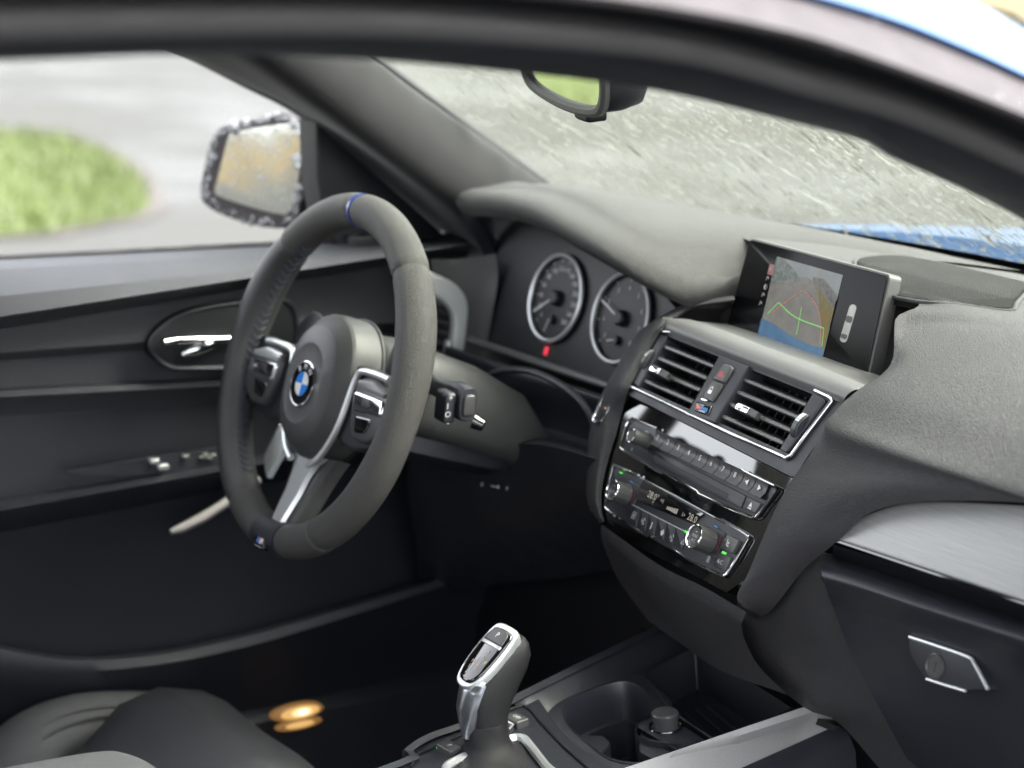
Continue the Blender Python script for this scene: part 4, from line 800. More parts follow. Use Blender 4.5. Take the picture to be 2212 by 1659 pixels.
for i, (x, y) in enumerate([(672, 405), (655, 458), (642, 510), (628, 560), (613, 610)]):
    q = fs.uv(zS(x, y), .001); mk('menu_symbol', [stroke(fs, [(q[0]-.0022, q[1]-.0018), (q[0]+.0004, q[1]+.0022), (q[0]+.0022, q[1]-.0006)], .0008, .0016), stroke(fs, [(q[0]-.002, q[1]+.0014), (q[0]+.002, q[1]+.0008)], .0006, .0016)] if i != 2 else [disc(fs, q[0], q[1], .0026, .0016, 16, 90, 270), disc(fs, q[0], q[1], .0026, .0016, 16, r0=.0021)], M['s_w'], screen)
mk('screen_foot', prism(fs, rect(.05, .17, -.03, .003), -.018, -.004, .002), M['hard'], screen)
# ------------------------------------------------------------------ instrument cluster
fc = YP(on((1165, 782), 0, -.43), 0, 15)
cl = mk('instrument_cluster', [prism(fc, px(fc, ID, [(1020, 736), (1055, 470), (1110, 450), (1260, 535), (1420, 620), (1480, 690), (1450, 880), (1310, 838)], -.002), -.02, -.002)], M['dark'], car)
cl['label'] = 'instrument cluster with two silver-ringed dials'
mk('cluster_lip', tube([fc.pt(*fc.uv(p, .01), .01) for p in [(1015, 733), (1120, 768), (1220, 802), (1330, 838)]], .0045, 8), M['satin'], cl)
mk('cluster_wall', [rawgrid([[fc.pt(*fc.uv(p, h), h) for p in [(1015, 742), (1120, 776), (1220, 810), (1330, 846)]] for h in (.01, -.004)])], M['hard'], cl)
dl = [np.array(fc.uv(zJ(*p))) for p in [(590, 1000), (1280, 760), (1000, 285), (860, 1450)]]
DR = .0475; D1 = np.array([(dl[0][0]+dl[1][0])/2, (dl[2][1]+dl[3][1])/2]); tl = fc.uv(zJ(1365, 1250)); D2 = np.array([tl[0]+DR, D1[1]])
for (D0, kind) in ((D1, 0), (D2, 1)):
    mk('dial_face', lathe(fc, D0[0], D0[1], [(DR, -.001), (DR*.99, .002), (DR*.93, -.001), (.001, -.0012)], 40), M['dark'], cl)
    mk('dial_ring', tube([fc.pt(D0[0]+DR*math.cos(t), D0[1]+DR*math.sin(t), .003) for t in np.linspace(0, 6.2832, 48, endpoint=False)], .0026, 8, closed=True), M['silver'], cl)
    n_ = 14 if kind == 0 else 9
    for i in range(n_):
        t = rd(225-270*i/(n_-1)); q = D0+np.array([math.cos(t), math.sin(t)]); r0, r1 = DR*.82, DR*.9
        mk('dial_tick', stroke(fc, [D0+np.array([math.cos(t), math.sin(t)])*DR*.84, D0+np.array([math.cos(t), math.sin(t)])*DR*.91], .0012, .0), M['wprint'], cl, smooth=False)
        s = str(i*20) if kind == 0 else str(i); p = D0+np.array([math.cos(t), math.sin(t)])*DR*.68; mk('dial_number', text(fc, s, p[0], p[1], .0075, 0.), M['wprint'], cl)
    mk('needle_hub', lathe(fc, D0[0], D0[1], [(.009, -.001), (.0085, .005), (.006, .007), (.001, .007)], 24), M['dark'], cl)
    t = rd(215 if kind == 0 else 160); dr = np.array([math.cos(t), math.sin(t)]); mk('needle', stroke(fc, [D0+dr*.004, D0+dr*DR*.8], .0016, .0062), M['white'], cl)
    sub = D0+np.array([0.0, -DR*.5]); mk('small_hub', lathe(fc, sub[0], sub[1], [(.005, -.001), (.005, .004), (.001, .004)], 16), M['dark'], cl); dr = np.array([-.3, -.95]) if kind == 0 else np.array([-.8, -.2]); mk('small_needle', stroke(fc, [sub, sub+dr*.016], .0014, .0045), M['wprint'], cl)
q = fc.uv(zJ(780, 1520)); mk('warning_light', prism(fc, rpoly(rect(q[0]-.0022, q[0]+.0022, q[1]-.0045, q[1]+.0045), .001), -.002, .0), M['e_red'], cl)
# dark shroud behind the cluster and lower dash on the driver's side
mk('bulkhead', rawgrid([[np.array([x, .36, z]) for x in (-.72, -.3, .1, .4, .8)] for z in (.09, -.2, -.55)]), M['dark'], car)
mk('column_arch', [tube([on(p, 1, .225) for p in cr([np.array(q) for q in [(1050, 815), (1090, 800), (1150, 803), (1210, 830), (1260, 872), (1290, 930)]], 4)], .004, 8)], M['hard'], car)
kp = [([(960, 745), (1100, 790), (1230, 830), (1330, 862)], .26), ([(960, 760), (1100, 812), (1230, 850), (1330, 882)], .255), ([(940, 880), (1100, 905), (1200, 930), (1310, 965)], .262), ([(900, 925), (1080, 950), (1190, 960), (1300, 990)], .20), ([(890, 945), (1075, 965), (1185, 975), (1295, 1005)], .195), ([(880, 1050), (1060, 1050), (1180, 1060), (1300, 1080)], .215), ([(900, 1190), (1060, 1170), (1180, 1165), (1310, 1160)], .25), ([(900, 1290), (1080, 1260), (1200, 1250), (1330, 1230)], .30)]
mk('driver_knee_panel', grid([[on(p, 1, y) for p in q] for q, y in kp], 5, 4), M['hard'], car, ang=50)
ki = [(1043, 1046), (1072, 1050), (1096, 1055)]
fk = Fr(on((1070, 1050), 1, .212), (1, 0, 0), (0, .1, 1))
mk('key_symbol', [plate(fk, [np.array(fk.uv((1043, 1046)))+np.array(p) for p in [(-.001, -.003), (.002, 0), (-.001, .003)]], .001), plate(fk, [np.array(fk.uv((1097, 1055)))+np.array(p) for p in [(.001, -.003), (-.002, 0), (.001, .003)]], .001), stroke(fk, [np.array(fk.uv((1062, 1049))), np.array(fk.uv((1075, 1052)))], .0012, .001), disc(fk, *fk.uv((1078, 1052)), .0022, .001, 12)], M['wprint'], car)
# left vent
fl = Fr(on((970, 680), 0, -.585), nrm((.93, .36, 0)), (0, .2, .98))
mk('side_panel', grid([[on(p, 0, x) for p, x in zip(q, (-.60, -.575, -.555, -.54))] for q in ([(930, 560), (985, 560), (1030, 555), (1070, 548)], [(935, 600), (1000, 600), (1045, 600), (1075, 600)], [(935, 700), (1010, 700), (1045, 700), (1060, 700)], [(930, 780), (1000, 785), (1030, 790), (1045, 790)], [(920, 900), (1000, 900), (1030, 900), (1050, 900)])], 5, 4), M['satin'], car)
vo = [(905, 640), (938, 655), (972, 685), (980, 730), (975, 775), (905, 770)]
fsv = Fr((-.562, 0, 0), (0, 1, 0), (0, 0, 1))
mk('side_vent', prism(fsv, crc([np.array(fsv.uv(p)) for p in [(900, 578), (945, 594), (988, 616), (1011, 652), (1010, 705), (1000, 768), (978, 770), (984, 712), (980, 676), (955, 648), (900, 622)]], 4), -.012, .0, .003), M['alu'], car)
sidev = bpy.data.objects['side_vent']
mk('vent_mouth', [rawgrid([[on(p, 0, -.575) for p in r] for r in ([(900, 640), (975, 672)], [(900, 790), (985, 782)])])], M['dark'], sidev)
for i in range(5): mk('slat', tube([on((900, 655+i*25), 0, -.572), on((968, 678+i*22), 0, -.572)], .0028, 6), M['key'], sidev)
mk('thumbwheel', tube([on((970, 735), 0, -.563), on((966, 765), 0, -.563)], .005, 8), M['silver'], sidev)

# ------------------------------------------------------------------ steering wheel
fw = YP((-.37, 0, 0), 0, 17.75, 2.17)
WR, TR_ = .169, .0182
wheel = mk('steering_wheel', lathe(fw, 0, -.006, [(.03, -.06), (.05, -.04), (.05, -.01), (.03, .0)], 28), M['hard'], car); wheel['label'] = 'three-spoke black leather steering wheel with blue top band'
def rim(t0, t1, r=TR_, m_='rim', name='rim_section', n=40, groove=True, grip=True):
    secs = []
    T = np.linspace(rd(t0), rd(t1), n)
    for i, t in enumerate(T):
        d = np.array([math.sin(t), math.cos(t)]); k = 1.
        e = min(i, n-1-i)
        if groove: k = (.90, .97, 1.)[min(e, 2)]
        deg = math.degrees(t)
        if grip: k *= 1+.06*math.exp(-((abs(deg)-68)/18)**2)-.05*math.exp(-((abs(deg)-97)/14)**2)
        secs.append([fw.pt(*(d*(WR+r*k*math.cos(q)*.97)), r*k*1.06*math.sin(q)) for q in np.linspace(0, 6.2832, 24, endpoint=False)])
    return mk(name, loft(secs), M[m_], wheel, ang=60)
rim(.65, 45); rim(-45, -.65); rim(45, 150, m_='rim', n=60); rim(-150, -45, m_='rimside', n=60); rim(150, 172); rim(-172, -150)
rim(-.75, .75, TR_*.985, 'blueband', 'blue_band', 6, False)
rim(172, 188, TR_*1.02, 'hard', 'badge_section', 12, False)
# stitches inside the left rim
for t in np.arange(-142, -38, 3.2):
    for s in (-1, 1):
        a = rd(t); b_ = rd(t+1.7); ph0, ph1 = math.pi+.05*s, math.pi+.34*s
        P = []
        for tt, ph in ((a, ph0), (b_, ph1)):
            d_ = np.array([math.sin(tt), math.cos(tt)]); P.append(fw.pt(*(d_*(WR+TR_*1.03*math.cos(ph)*.97)), TR_*1.1*math.sin(ph)))
        mk('stitch', tube(P, .0011, 5), M['thread'], wheel)
# creases in the leather
# airbag cover
HB = -.013
po = [(0, .068), (.026, .062), (.045, .045), (.0545, .018), (.056, -.012), (.052, -.036), (.041, -.055), (.022, -.068), (0, -.072)]
po = [np.array(p) for p in po]; po = crc(po+[np.array((-p[0], p[1])) for p in po[-2:0:-1]], 4)
po = [p+np.array([0, HB+.004]) for p in po]; pc = np.array([0, HB])
def psec(k, h): return [fw.pt(*(pc+(p-pc)*k), h) for p in po]
bag = mk('airbag_cover', loft([psec(1.05, -.035), psec(1.06, -.014), psec(1.05, -.004), psec(1.03, -.0005), psec(.86, .0108), psec(.835, .0118), psec(.62, .0168), psec(.585, .0170), psec(.52, .0160), psec(.40, .0160)]), M['pad'], wheel, ang=16)
mk('cover_gap', tube([fw.pt(*(pc+(p-pc)*1.055), -.036) for p in po], .0022, 6, closed=True), M['dark'], wheel)
EH = .0175
mk('emblem', lathe(fw, 0, HB, [(.0232, .014), (.0234, EH), (.0222, EH+.0008), (.0215, EH+.0003), (.001, EH+.0003)], 48), M['chrome'], wheel)
mk('emblem_ring', disc(fw, 0, HB, .0216, EH+.0006, 48, r0=.0128), M['piano'], wheel)
for i in range(4): mk('emblem_quarter', disc(fw, 0, HB, .0124, EH+.0007, 14, 90*i, 90*i+90), M['emwhite'] if i % 2 == 0 else M['emblue'], wheel)
mk('emblem_line', disc(fw, 0, HB, .0131, EH+.0008, 48, r0=.0123), M['chrome'], wheel)
for s, t in (('B', 128), ('M', 90), ('W', 52)): mk('emblem_letter', text(fw, s, .0172*math.cos(rd(t)), HB+.0172*math.sin(rd(t)), .0085, EH+.0009, rot=rd(t-90)), M['white'], wheel)
for p, rt in (((-.005, -.062), 0), ((.036, -.022), 0)):
    mk('horn_symbol', [stroke(fw, [(p[0]-.004, p[1]-.001), (p[0]+.003, p[1]-.003), (p[0]+.003, p[1]+.003), (p[0]-.004, p[1]+.001), (p[0]-.004, p[1]-.001)], .0006, .0145)], M['dark'], wheel)
# side spokes
for s in (1, -1):
    sp = rpoly([(s*.048, .020), (s*.075, .022), (s*.12, .016), (s*.158, .022), (s*.160, -.058), (s*.125, -.052), (s*.085, -.062), (s*.045, -.055)], .01)
    mk('spoke', prism(fw, sp, -.022, -.006, .004), M['hard'], wheel)
    tr = [(.128, .016), (.105, .017), (.074, .0155), (.066, .006), (.0615, -.018), (.0565, -.042), (.0475, -.062), (.034, -.080), (.018, -.090)]
    mk('silver_bezel', tube([fw.pt(s*a, b_, -.002) for a, b_ in cr([np.array(q) for q in tr], 4)], [.0036]*33, 8, ref=lambda i: fw.n, sy=1.0), M['silver'], wheel)
    pod = rpoly([(s*.078, .010), (s*.112, .013), (s*.146, .004), (s*.150, -.034), (s*.125, -.05), (s*.092, -.05), (s*.078, -.02)], .012)
    mk('button_pod', prism(fw, pod, -.01, .004, .005), M['key'], wheel)
    mk('chrome_key', prism(fw, rpoly([(s*.082, -.003), (s*.140, -.004), (s*.142, -.020), (s*.086, -.024)], .005), .0, .0065, .003), M['chrome'], wheel)
    mk('upper_key', prism(fw, rpoly([(s*.082, .008), (s*.112, .0105), (s*.140, .003), (s*.138, -.002), (s*.084, -.001)], .004), .0, .0062, .002), M['satin' if s > 0 else 'silver'], wheel)
    mk('lower_key', prism(fw, rpoly([(s*.092, -.026), (s*.126, -.024), (s*.12, -.04), (s*.098, -.043)], .005), .0, .005, .002), M['piano'], wheel)
    mk('key_inlay', prism(fw, rpoly([(s*.101, -.007), (s*.117, -.007), (s*.118, -.016), (s*.102, -.017)], .003), .004, .0072, .001), M['hard'], wheel)
# lower spoke
def q3(a, b_, h): return fw.pt(a, b_, h)
ls = []
for (b_, w0, h) in ((-.078, .042, -.013), (-.095, .033, -.011), (-.12, .0265, -.006), (-.145, .0235, .0005), (-.162, .022, .005)):
    ls.append([q3(-w0, b_, h-.022), q3(-w0, b_, h-.006), q3(-w0*.86, b_, h-.001), q3(w0*.86, b_, h-.001), q3(w0, b_, h-.006), q3(w0, b_, h-.022)])
mk('lower_spoke', loft(ls), M['pad'], wheel)
st = []
for (b_, w0, h) in ((-.079, .036, -.009), (-.088, .0245, -.0075), (-.102, .018, -.005), (-.122, .0152, -.0015), (-.144, .0124, .005), (-.161, .0096, .009)):
    st.append([q3(-w0, b_, h-.004), q3(-w0*.8, b_, h), q3(w0*.8, b_, h), q3(w0, b_, h-.004)])
mk('silver_strip', loft(st), M['silver'], wheel)
mk('strip_end', prism(fw, rpoly(rect(-.012, .012, -.1685, -.1625), .002), .0, .0115, .002), M['silver'], wheel)
# badge
fb = fw.sh(0, -.1755, .0186)
mk('badge_plate', prism(fb, rpoly(rect(-.0095, .0095, -.008, .007), .002), -.006, .0006, .0004), M['piano'], wheel)
for i, m_ in enumerate(('blue', 'emblue', 'red')): x = -.0062+i*.0022; mk('badge_stripe', plate(fb, [(x, -.0025), (x+.0018, -.0025), (x+.0036, .0035), (x+.0018, .0035)], .0009), M[m_], wheel)
mk('badge_letter', plate(fb, [(.0006, -.0025), (.0022, .0035), (.0040, .0035), (.0046, .001), (.0058, .0035), (.0074, .0035), (.0074, -.0025), (.0060, -.0025), (.0058, .001), (.0046, -.002), (.0036, .001), (.0032, -.0025)], .0009), M['white'], wheel)
mk('badge_line', plate(fb, rect(-.008, .008, -.0058, -.0052), .0009), M['wprint'], wheel)
# shift paddles
for s in (-1, 1): mk('shift_paddle', prism(fw, rpoly([(s*.07, -.02), (s*.12, -.015), (s*.125, .04), (s*.10, .06), (s*.07, .05)], .01), -.034, -.030, .001), M['hard'], wheel)
pp = [fw.uv(p, -.04) for p in [zW(478, 790), zW(600, 530), zW(690, 640), zW(500, 980), zW(482, 900)]]; mk('paddle_blade', prism(fw, rpoly(pp, .004), -.046, -.04, .002), M['alu'], wheel)

# ------------------------------------------------------------------ steering column
fu = YP((-.37, 0, 0), 0, 17.75)
def cs(w0, t, b_, h, rr_):
    P = rpoly([(-w0, b_*.3), (-w0*.8, t), (w0*.8, t), (w0, t*.2), (w0*.92, b_*.7), (w0*.5, b_), (-w0*.5, b_), (-w0, b_*.7)], rr_, 4); return [fu.pt(p[0], p[1], h) for p in P]
col = mk('steering_column', loft([cs(.048, .042, -.036, -.038, .015), cs(.057, .049, -.038, -.045, .018), cs(.066, .052, -.04, -.09, .02), cs(.072, .048, -.042, -.15, .02), cs(.072, .032, -.045, -.21, .02), cs(.06, .0, -.05, -.25, .02)]), M['pad'], car, ang=50)
mk('lower_shroud', loft([[fu.pt(a*w0, b_, h) for a, b_ in ((-1, -.034), (1, -.034), (1, -.05), (.7, bb), (-.7, bb), (-1, -.05))] for w0, bb, h in ((.04, -.05, -.04), (.052, -.056, -.06), (.056, -.062, -.12), (.05, -.06, -.2), (.03, -.05, -.24))]), M['hard'], col)
fst2 = Fr(on((1012, 872), 0, -.205), nrm((.15, .98, 0)), (0, .1, 1)); fst2 = Fr(fst2.o, fst2.x, fst2.v)
E_ = fst2.o
mk('wiper_stalk', [loft([[fst2.pt(p[0]*k, p[1]*k, h) for p in rpoly([(-.008, -.018), (.008, -.018), (.0105, 0), (.008, .016), (-.008, .016), (-.0105, 0)], .006)] for k, h in ((.9, .0), (1, -.004), (1, -.03), (.8, -.045), (.55, -.07), (.5, -.14))])], M['hard'], col)
mk('stalk_button', prism(fst2, rpoly(rect(-.006, .006, -.012, .009), .004), -.002, .0035, .002), M['key'], col)
mk('stalk_tip', tube([fst2.pt(.012, -.02, -.01), fst2.pt(.02, -.024, -.004)], [.008, .006], 10), M['piano'], col)
for dx, dy, t in ((-.0175, .006, '+'), (-.020, -.002, 'I'), (-.019, -.010, 'O'), (-.018, -.018, '-')):
    mk('stalk_marking', text(fst2, t, dx, dy, .008, -.003), M['wprint'], col)
mk('stalk_side', prism(fst2, rpoly(rect(-.022, -.010, -.02, .010), .004), -.03, -.0055, .003), M['hard'], col)
# ------------------------------------------------------------------ centre console
fo = YP((0, 0, -.262), 0, 84)
P_ = lambda z, pts, h=0.: px(fo, z, pts, h)
con_o = [(-.134, .262), (-.10, .12), (-.081, .046), (-.066, -.008), (-.064, -.053), (-.05, -.085), (-.034, -.10), (.0, -.16), (.0, -.34), (.16, -.34), (.19, .05), (.176, .13), (.160, .25), (.16, .30), (-.134, .30)]
console = mk('centre_console', [ringplate(fo, con_o, con_o, -.2, -.16)], M['hard'], car); console['label'] = 'black centre console with cup holders, tray and metal side strip'
# side walls and top rails
Lw = [(-.134, .262), (-.10, .12), (-.081, .046), (-.066, -.008), (-.064, -.053), (-.05, -.085), (-.034, -.10), (-.03, -.34)]
mk('side_wall', rawgrid([[fo.pt(a, b_, h) for a, b_ in cr([np.array(q) for q in Lw], 4)] for h in (-.2, -.02, 0.)]+[[fo.pt(a+.004, b_, .003) for a, b_ in cr([np.array(q) for q in Lw], 4)], [fo.pt(a+.012, b_, .001) for a, b_ in cr([np.array(q) for q in Lw], 4)]]), M['hard'], console)
Rl = [(-.134, .262), (-.10, .12), (-.081, .046)]; Rr = [(-.072, .255), (-.052, .115), (-.060, .052)]
mk('left_rail', rawgrid([[fo.pt(a, b_, .0015) for a, b_ in cr([np.array(q) for q in Rl], 5)], [fo.pt(a+.02, b_, -.002) for a, b_ in cr([np.array(q) for q in Rl], 5)], [fo.pt(a, b_, -.012) for a, b_ in cr([np.array(q) for q in Rr], 5)]]), M['hard'], console)
# metal strip on the passenger side
sm = [fo.uv(zK(150*(1-t)+1850*t, 1545*(1-t)+1000*t), -.001) for t in np.linspace(0, 1, 4)]; so_ = [fo.uv(zK(500*(1-t)+2010*t, 1760*(1-t)+1085*t), -.034) for t in np.linspace(0, 1, 4)]
smc, soc = cr([np.array(q) for q in sm], 5), cr([np.array(q) for q in so_], 5)
strip = mk('metal_strip', rawgrid([[fo.pt(a-.006, b_, -.012) for a, b_ in smc], [fo.pt(a, b_, -.001) for a, b_ in smc], [fo.pt(a*.8+c_*.2, b_, .004) for (a, b_), (c_, _) in zip(smc, soc)], [fo.pt(a*.3+c_*.7, b_*.3+d_*.7, -.020) for (a, b_), (c_, d_) in zip(smc, soc)], [fo.pt(c_, d_, -.034) for c_, d_ in soc], [fo.pt(c_, d_, -.04) for c_, d_ in soc]]), M['brush'], console, ang=50)
mk('strip_base', rawgrid([[fo.pt(c_+.001, d_, -.037) for c_, d_ in soc], [fo.pt(c_+.012, d_+.003, -.044) for c_, d_ in soc], [fo.pt(c_+.018, d_+.005, -.06) for c_, d_ in soc], [fo.pt(c_+.02, d_+.006, -.2) for c_, d_ in soc]]), M['hard'], console)
# shift surround panel
pan = P_(zH, [(130, 1440), (200, 1330), (350, 1205), (680, 1090), (1000, 960), (1130, 945), (1250, 888), (1400, 1115), (1600, 1290), (1850, 1440), (2000, 1540), (1700, 1700), (500, 1800)])
mk('shift_panel', prism(fo, pan, -.03, -.002, .0015), M['hard'], console)
mk('panel_groove', tube([fo.pt(*p, -.0005) for p in P_(zH, [(235, 1440), (300, 1335), (680, 1170), (950, 1010), (1120, 955), (1180, 980), (1260, 1080), (1450, 1280), (1640, 1450)])], .0012, 6), M['dark'], console)
bc = P_(zH, [(520, 1480), (565, 1395), (800, 1300), (1020, 1212), (1110, 1205), (1160, 1240), (1310, 1430), (1380, 1500), (1300, 1620), (700, 1700)], .003); bc = crc([np.array(p) for p in bc], 3)
mk('boot_frame', tube([fo.pt(*p, .001) for p in bc], .0042, 8, closed=True), M['silver'], console)
for nm, P, tx in (('parking_button', [(450, 1275), (520, 1230), (640, 1280), (560, 1322)], 'P'), ('traction_button', [(985, 1045), (1050, 1010), (1168, 1055), (1090, 1097)], 'OFF')):
    Q = np.array(P_(zH, P, .005)); c_ = Q.mean(0); w0 = .0105; R0 = rpoly([c_+np.array(d) for d in ((-.0115, -.0075), (.0105, -.0065), (.0105, .0075), (-.0115, .0065))], .002)
    mk(nm, prism(fo, R0, -.004, .005, .0012), M['key'], console); mk('button_lettering', text(fo, tx, c_[0], c_[1], .0058, .0053), M['white'], console)
q = fo.uv(zH(472, 1308), 0); mk('green_light', prism(fo, rect(q[0]-.0055, q[0]+.0055, q[1]-.0012, q[1]+.0012), -.001, .0008), M['e_green'], console)
mb = P_(zH, [(965, 1160), (975, 1085), (1050, 1112), (1020, 1145)], .003); mk('drive_mode_rocker', [prism(fo, rpoly(mb, .001), -.003, .0035, .001)], M['key'], console); mk('rocker_frame', tube([fo.pt(*p, .003) for p in P_(zH, [(985, 1080), (1050, 1112), (1020, 1142), (970, 1160)], .003)], .001, 6), M['silver'], console)
# cup holders
tp_ = [(-.062, .075), (-.055, .15), (-.045, .178), (.036, .152), (.118, .138), (.1135, .05), (.10, .042), (.05, .046), (0, .052), (-.04, .062)]
def well(cx_, cy_, rx, ry, hb, n=32):
    return [[(cx_+rx*k*math.cos(t), cy_+ry*k*math.sin(t), h) for t in np.linspace(0, 6.2832, n, endpoint=False)] for k, h in ((1.10, -.004), (1.05, -.0025), (1.0, -.006), (.97, -.03), (.93, hb), (.92, hb-.001))]
w1 = crc([np.array(p) for p in [(-.047, .108), (-.050, .135), (-.044, .155), (-.02, .157), (.008, .147), (.022, .140), (.034, .124), (.040, .108), (.052, .098), (.07, .098), (.095, .112), (.108, .10), (.106, .07), (.08, .052), (.04, .055), (0, .062), (-.035, .08)]], 3)
wc = sum(w1)/len(w1)
def ws_(k, h): return [fo.pt(*(wc+(p-wc)*k), h) for p in w1]
V, F = rawgrid([ws_(1.03, -.003), ws_(1.015, -.0015), ws_(1.0, -.004), ws_(.985, -.02), ws_(.95, -.038), ws_(.90, -.039), ws_(.88, -.075), ws_(.5, -.076), ws_(.05, -.076)], True)
mk('cup_holder', (V, F), M['satin'] if 0 else M['hard'], console, ang=50)
mk('deck', rawgrid([[fo.pt(*p, -.0125) for p in (tuple(q) for q in [(-.075, .06), (-.07, .26)])], [fo.pt(*p, -.012) for p in [(-.06, .055), (-.062, .2)]]]), M['hard'], console)
# deck around the wells as a strip from cup rim outward to the rails
dk_o = [(-.060, .098), (-.062, .150), (-.058, .182), (-.03, .176), (.008, .168), (.034, .152), (.044, .146), (.052, .144), (.062, .143), (.08, .142), (.10, .14), (.108, .13), (.108, .1), (.107, .06), (.104, .045), (.06, .043), (0, .048), (-.04, .062)]
do = crc([np.array(p) for p in dk_o], 3); ang_ = lambda p: math.atan2(p[1]-wc[1], p[0]-wc[0])
N_ = 54
def samp(P, t):
    best = None
    for i in range(len(P)):
        a, b_ = P[i-1]-wc, P[i]-wc; d_ = np.array([math.cos(t), math.sin(t)]); M2 = np.array([[d_[0], a[0]-b_[0]], [d_[1], a[1]-b_[1]]])
        if abs(np.linalg.det(M2)) < 1e-12: continue
        s_, q_ = np.linalg.solve(M2, a)
        if s_ > 0 and -1e-6 <= q_ <= 1+1e-6 and (best is None or s_ > best): best = s_
    return wc+np.array([math.cos(t), math.sin(t)])*(best or .05)
T_ = np.linspace(0, 6.2832, N_, endpoint=False)
mk('holder_deck', rawgrid([[fo.pt(*(wc+(samp(w1, t)-wc)*1.02), -.0035) for t in T_], [fo.pt(*samp(do, t), -.006) for t in T_]], True), M['hard'], console)
mk('holder_divider', prism(fo, rpoly(P_(zK, [(-150, 1190), (150, 1195), (210, 1250), (120, 1360), (-120, 1420)], -.02), .004), -.06, -.02, .002), M['hard'], console)
mk('holder_divider', prism(fo, rpoly(P_(zK, [(445, 1130), (520, 1180), (830, 1190), (980, 1250), (940, 1330), (560, 1390), (430, 1310)], -.008), .004), -.07, -.008, .002), M['hard'], console)
sk = fo.uv(zK(640, 1030), .008); mk('socket_lid', [lathe(fo, sk[0], sk[1], [(.0135, -.012), (.0135, -.006), (.0115, -.004), (.0115, .002), (.0125, .004), (.0125, .009), (.0112, .0105), (.002, .0108)], 32)], M['key'], console)
mk('socket_ring', tube([fo.pt(sk[0]+.0145*math.cos(t), sk[1]+.0145*math.sin(t), -.004) for t in np.linspace(0, 6.2832, 32, endpoint=False)], .0012, 6, closed=True), M['piano'], console)
# tray ahead of the cup holders
tr_ = np.array([(-.050, .179), (-.070, .255), (.100, .236), (.102, .146), (.036, .152)]); tcn = tr_.mean(0)
def tsec(k, h): return [fo.pt(*(tcn+(p-tcn)*k), h) for p in rpoly([tuple(q) for q in tr_], .004, 3)]
mk('tray', rawgrid([tsec(1.05, -.004), tsec(1.02, -.003), tsec(1.0, -.006), tsec(.96, -.045), tsec(.9, -.047), tsec(.1, -.047)], True), M['dark'], console, ang=40)
for i in range(5):
    k = .16+i*.16; a = tr_[0]*(1-k)+tr_[4]*k; a2 = tr_[0]*.0+(tr_[1]*(1-k)+tr_[2]*k); 
    a_ = np.array([-.03+.0, .185+i*.013]); b2 = np.array([.10, .152+i*.015]); mk('tray_rib', tube([fo.pt(*a_, -.046), fo.pt(*b2, -.046)], .0014, 6), M['hard'], console)
mk('front_wall', rawgrid([[on(p, 1, y) for p in q] for q, y in (([(1380, 1350), (1480, 1400), (1600, 1460), (1830, 1560)], .30), ([(1400, 1375), (1490, 1425), (1600, 1480), (1810, 1570)], .262), ([(1410, 1392), (1495, 1440), (1600, 1500), (1800, 1580)], .262))]), M['dark'], console)
# armrest
fa = Fr((.005, -.372, -.216), (1, 0, 0), (0, 1, 0))
arm = crc([np.array(p) for p in [(-.078, -.3), (-.08, -.1), (-.076, .0), (-.055, .032), (0, .042), (.055, .034), (.078, .002), (.08, -.1), (.078, -.3)]], 4)
mk('armrest', prism(fa, arm, -.07, .0, .018, 5), M['armleather'], car)['label'] = 'grey leather centre armrest lid'

# ------------------------------------------------------------------ gear selector
gsel = mk('gear_selector', loft([[fo.pt(*(np.array(c_)+np.array([rx*math.cos(t), ry*math.sin(t)])*(1+.05*math.sin(5*t+h*300))), h) for t in np.linspace(0, 6.2832, 24, endpoint=False)] for c_, rx, ry, h in (((.012, -.03), .048, .042, -.005), ((.008, -.028), .036, .032, -.001), ((.002, -.026), .0225, .0225, .003), ((.0, -.026), .0185, .0205, .011), ((.0, -.026), .0185, .021, .022), ((.0, -.026), .0175, .020, .029))]), M['lever'], car, ang=70)
gsel['label'] = 'chrome and black gear selector lever with P button'
# lever body: stations along the height at x about 0
fz = Fr((0, 0, 0), (1, 0, 0), (0, 1, 0))
stn = [(-.250, -.0274, .0153, .0160), (-.235, -.0273, .0155, .0178), (-.22, -.0263, .0168, .0210), (-.205, -.0222, .018, .0245), (-.19, -.0135, .0180, .0238), (-.178, -.0065, .0175, .0200), (-.168, -.0015, .0150, .0130), (-.1625, .001, .010, .007)]
def sec(z, y, rx, ry, k=1.): return [np.array([rx*k*math.copysign(abs(math.cos(t))**.8, math.cos(t)), y+ry*k*math.copysign(abs(math.sin(t))**.8, math.sin(t)), z]) for t in np.linspace(0, 6.2832, 28, endpoint=False)]
mk('lever_body', loft([sec(*s) for s in stn]), M['lever'], gsel, ang=60)
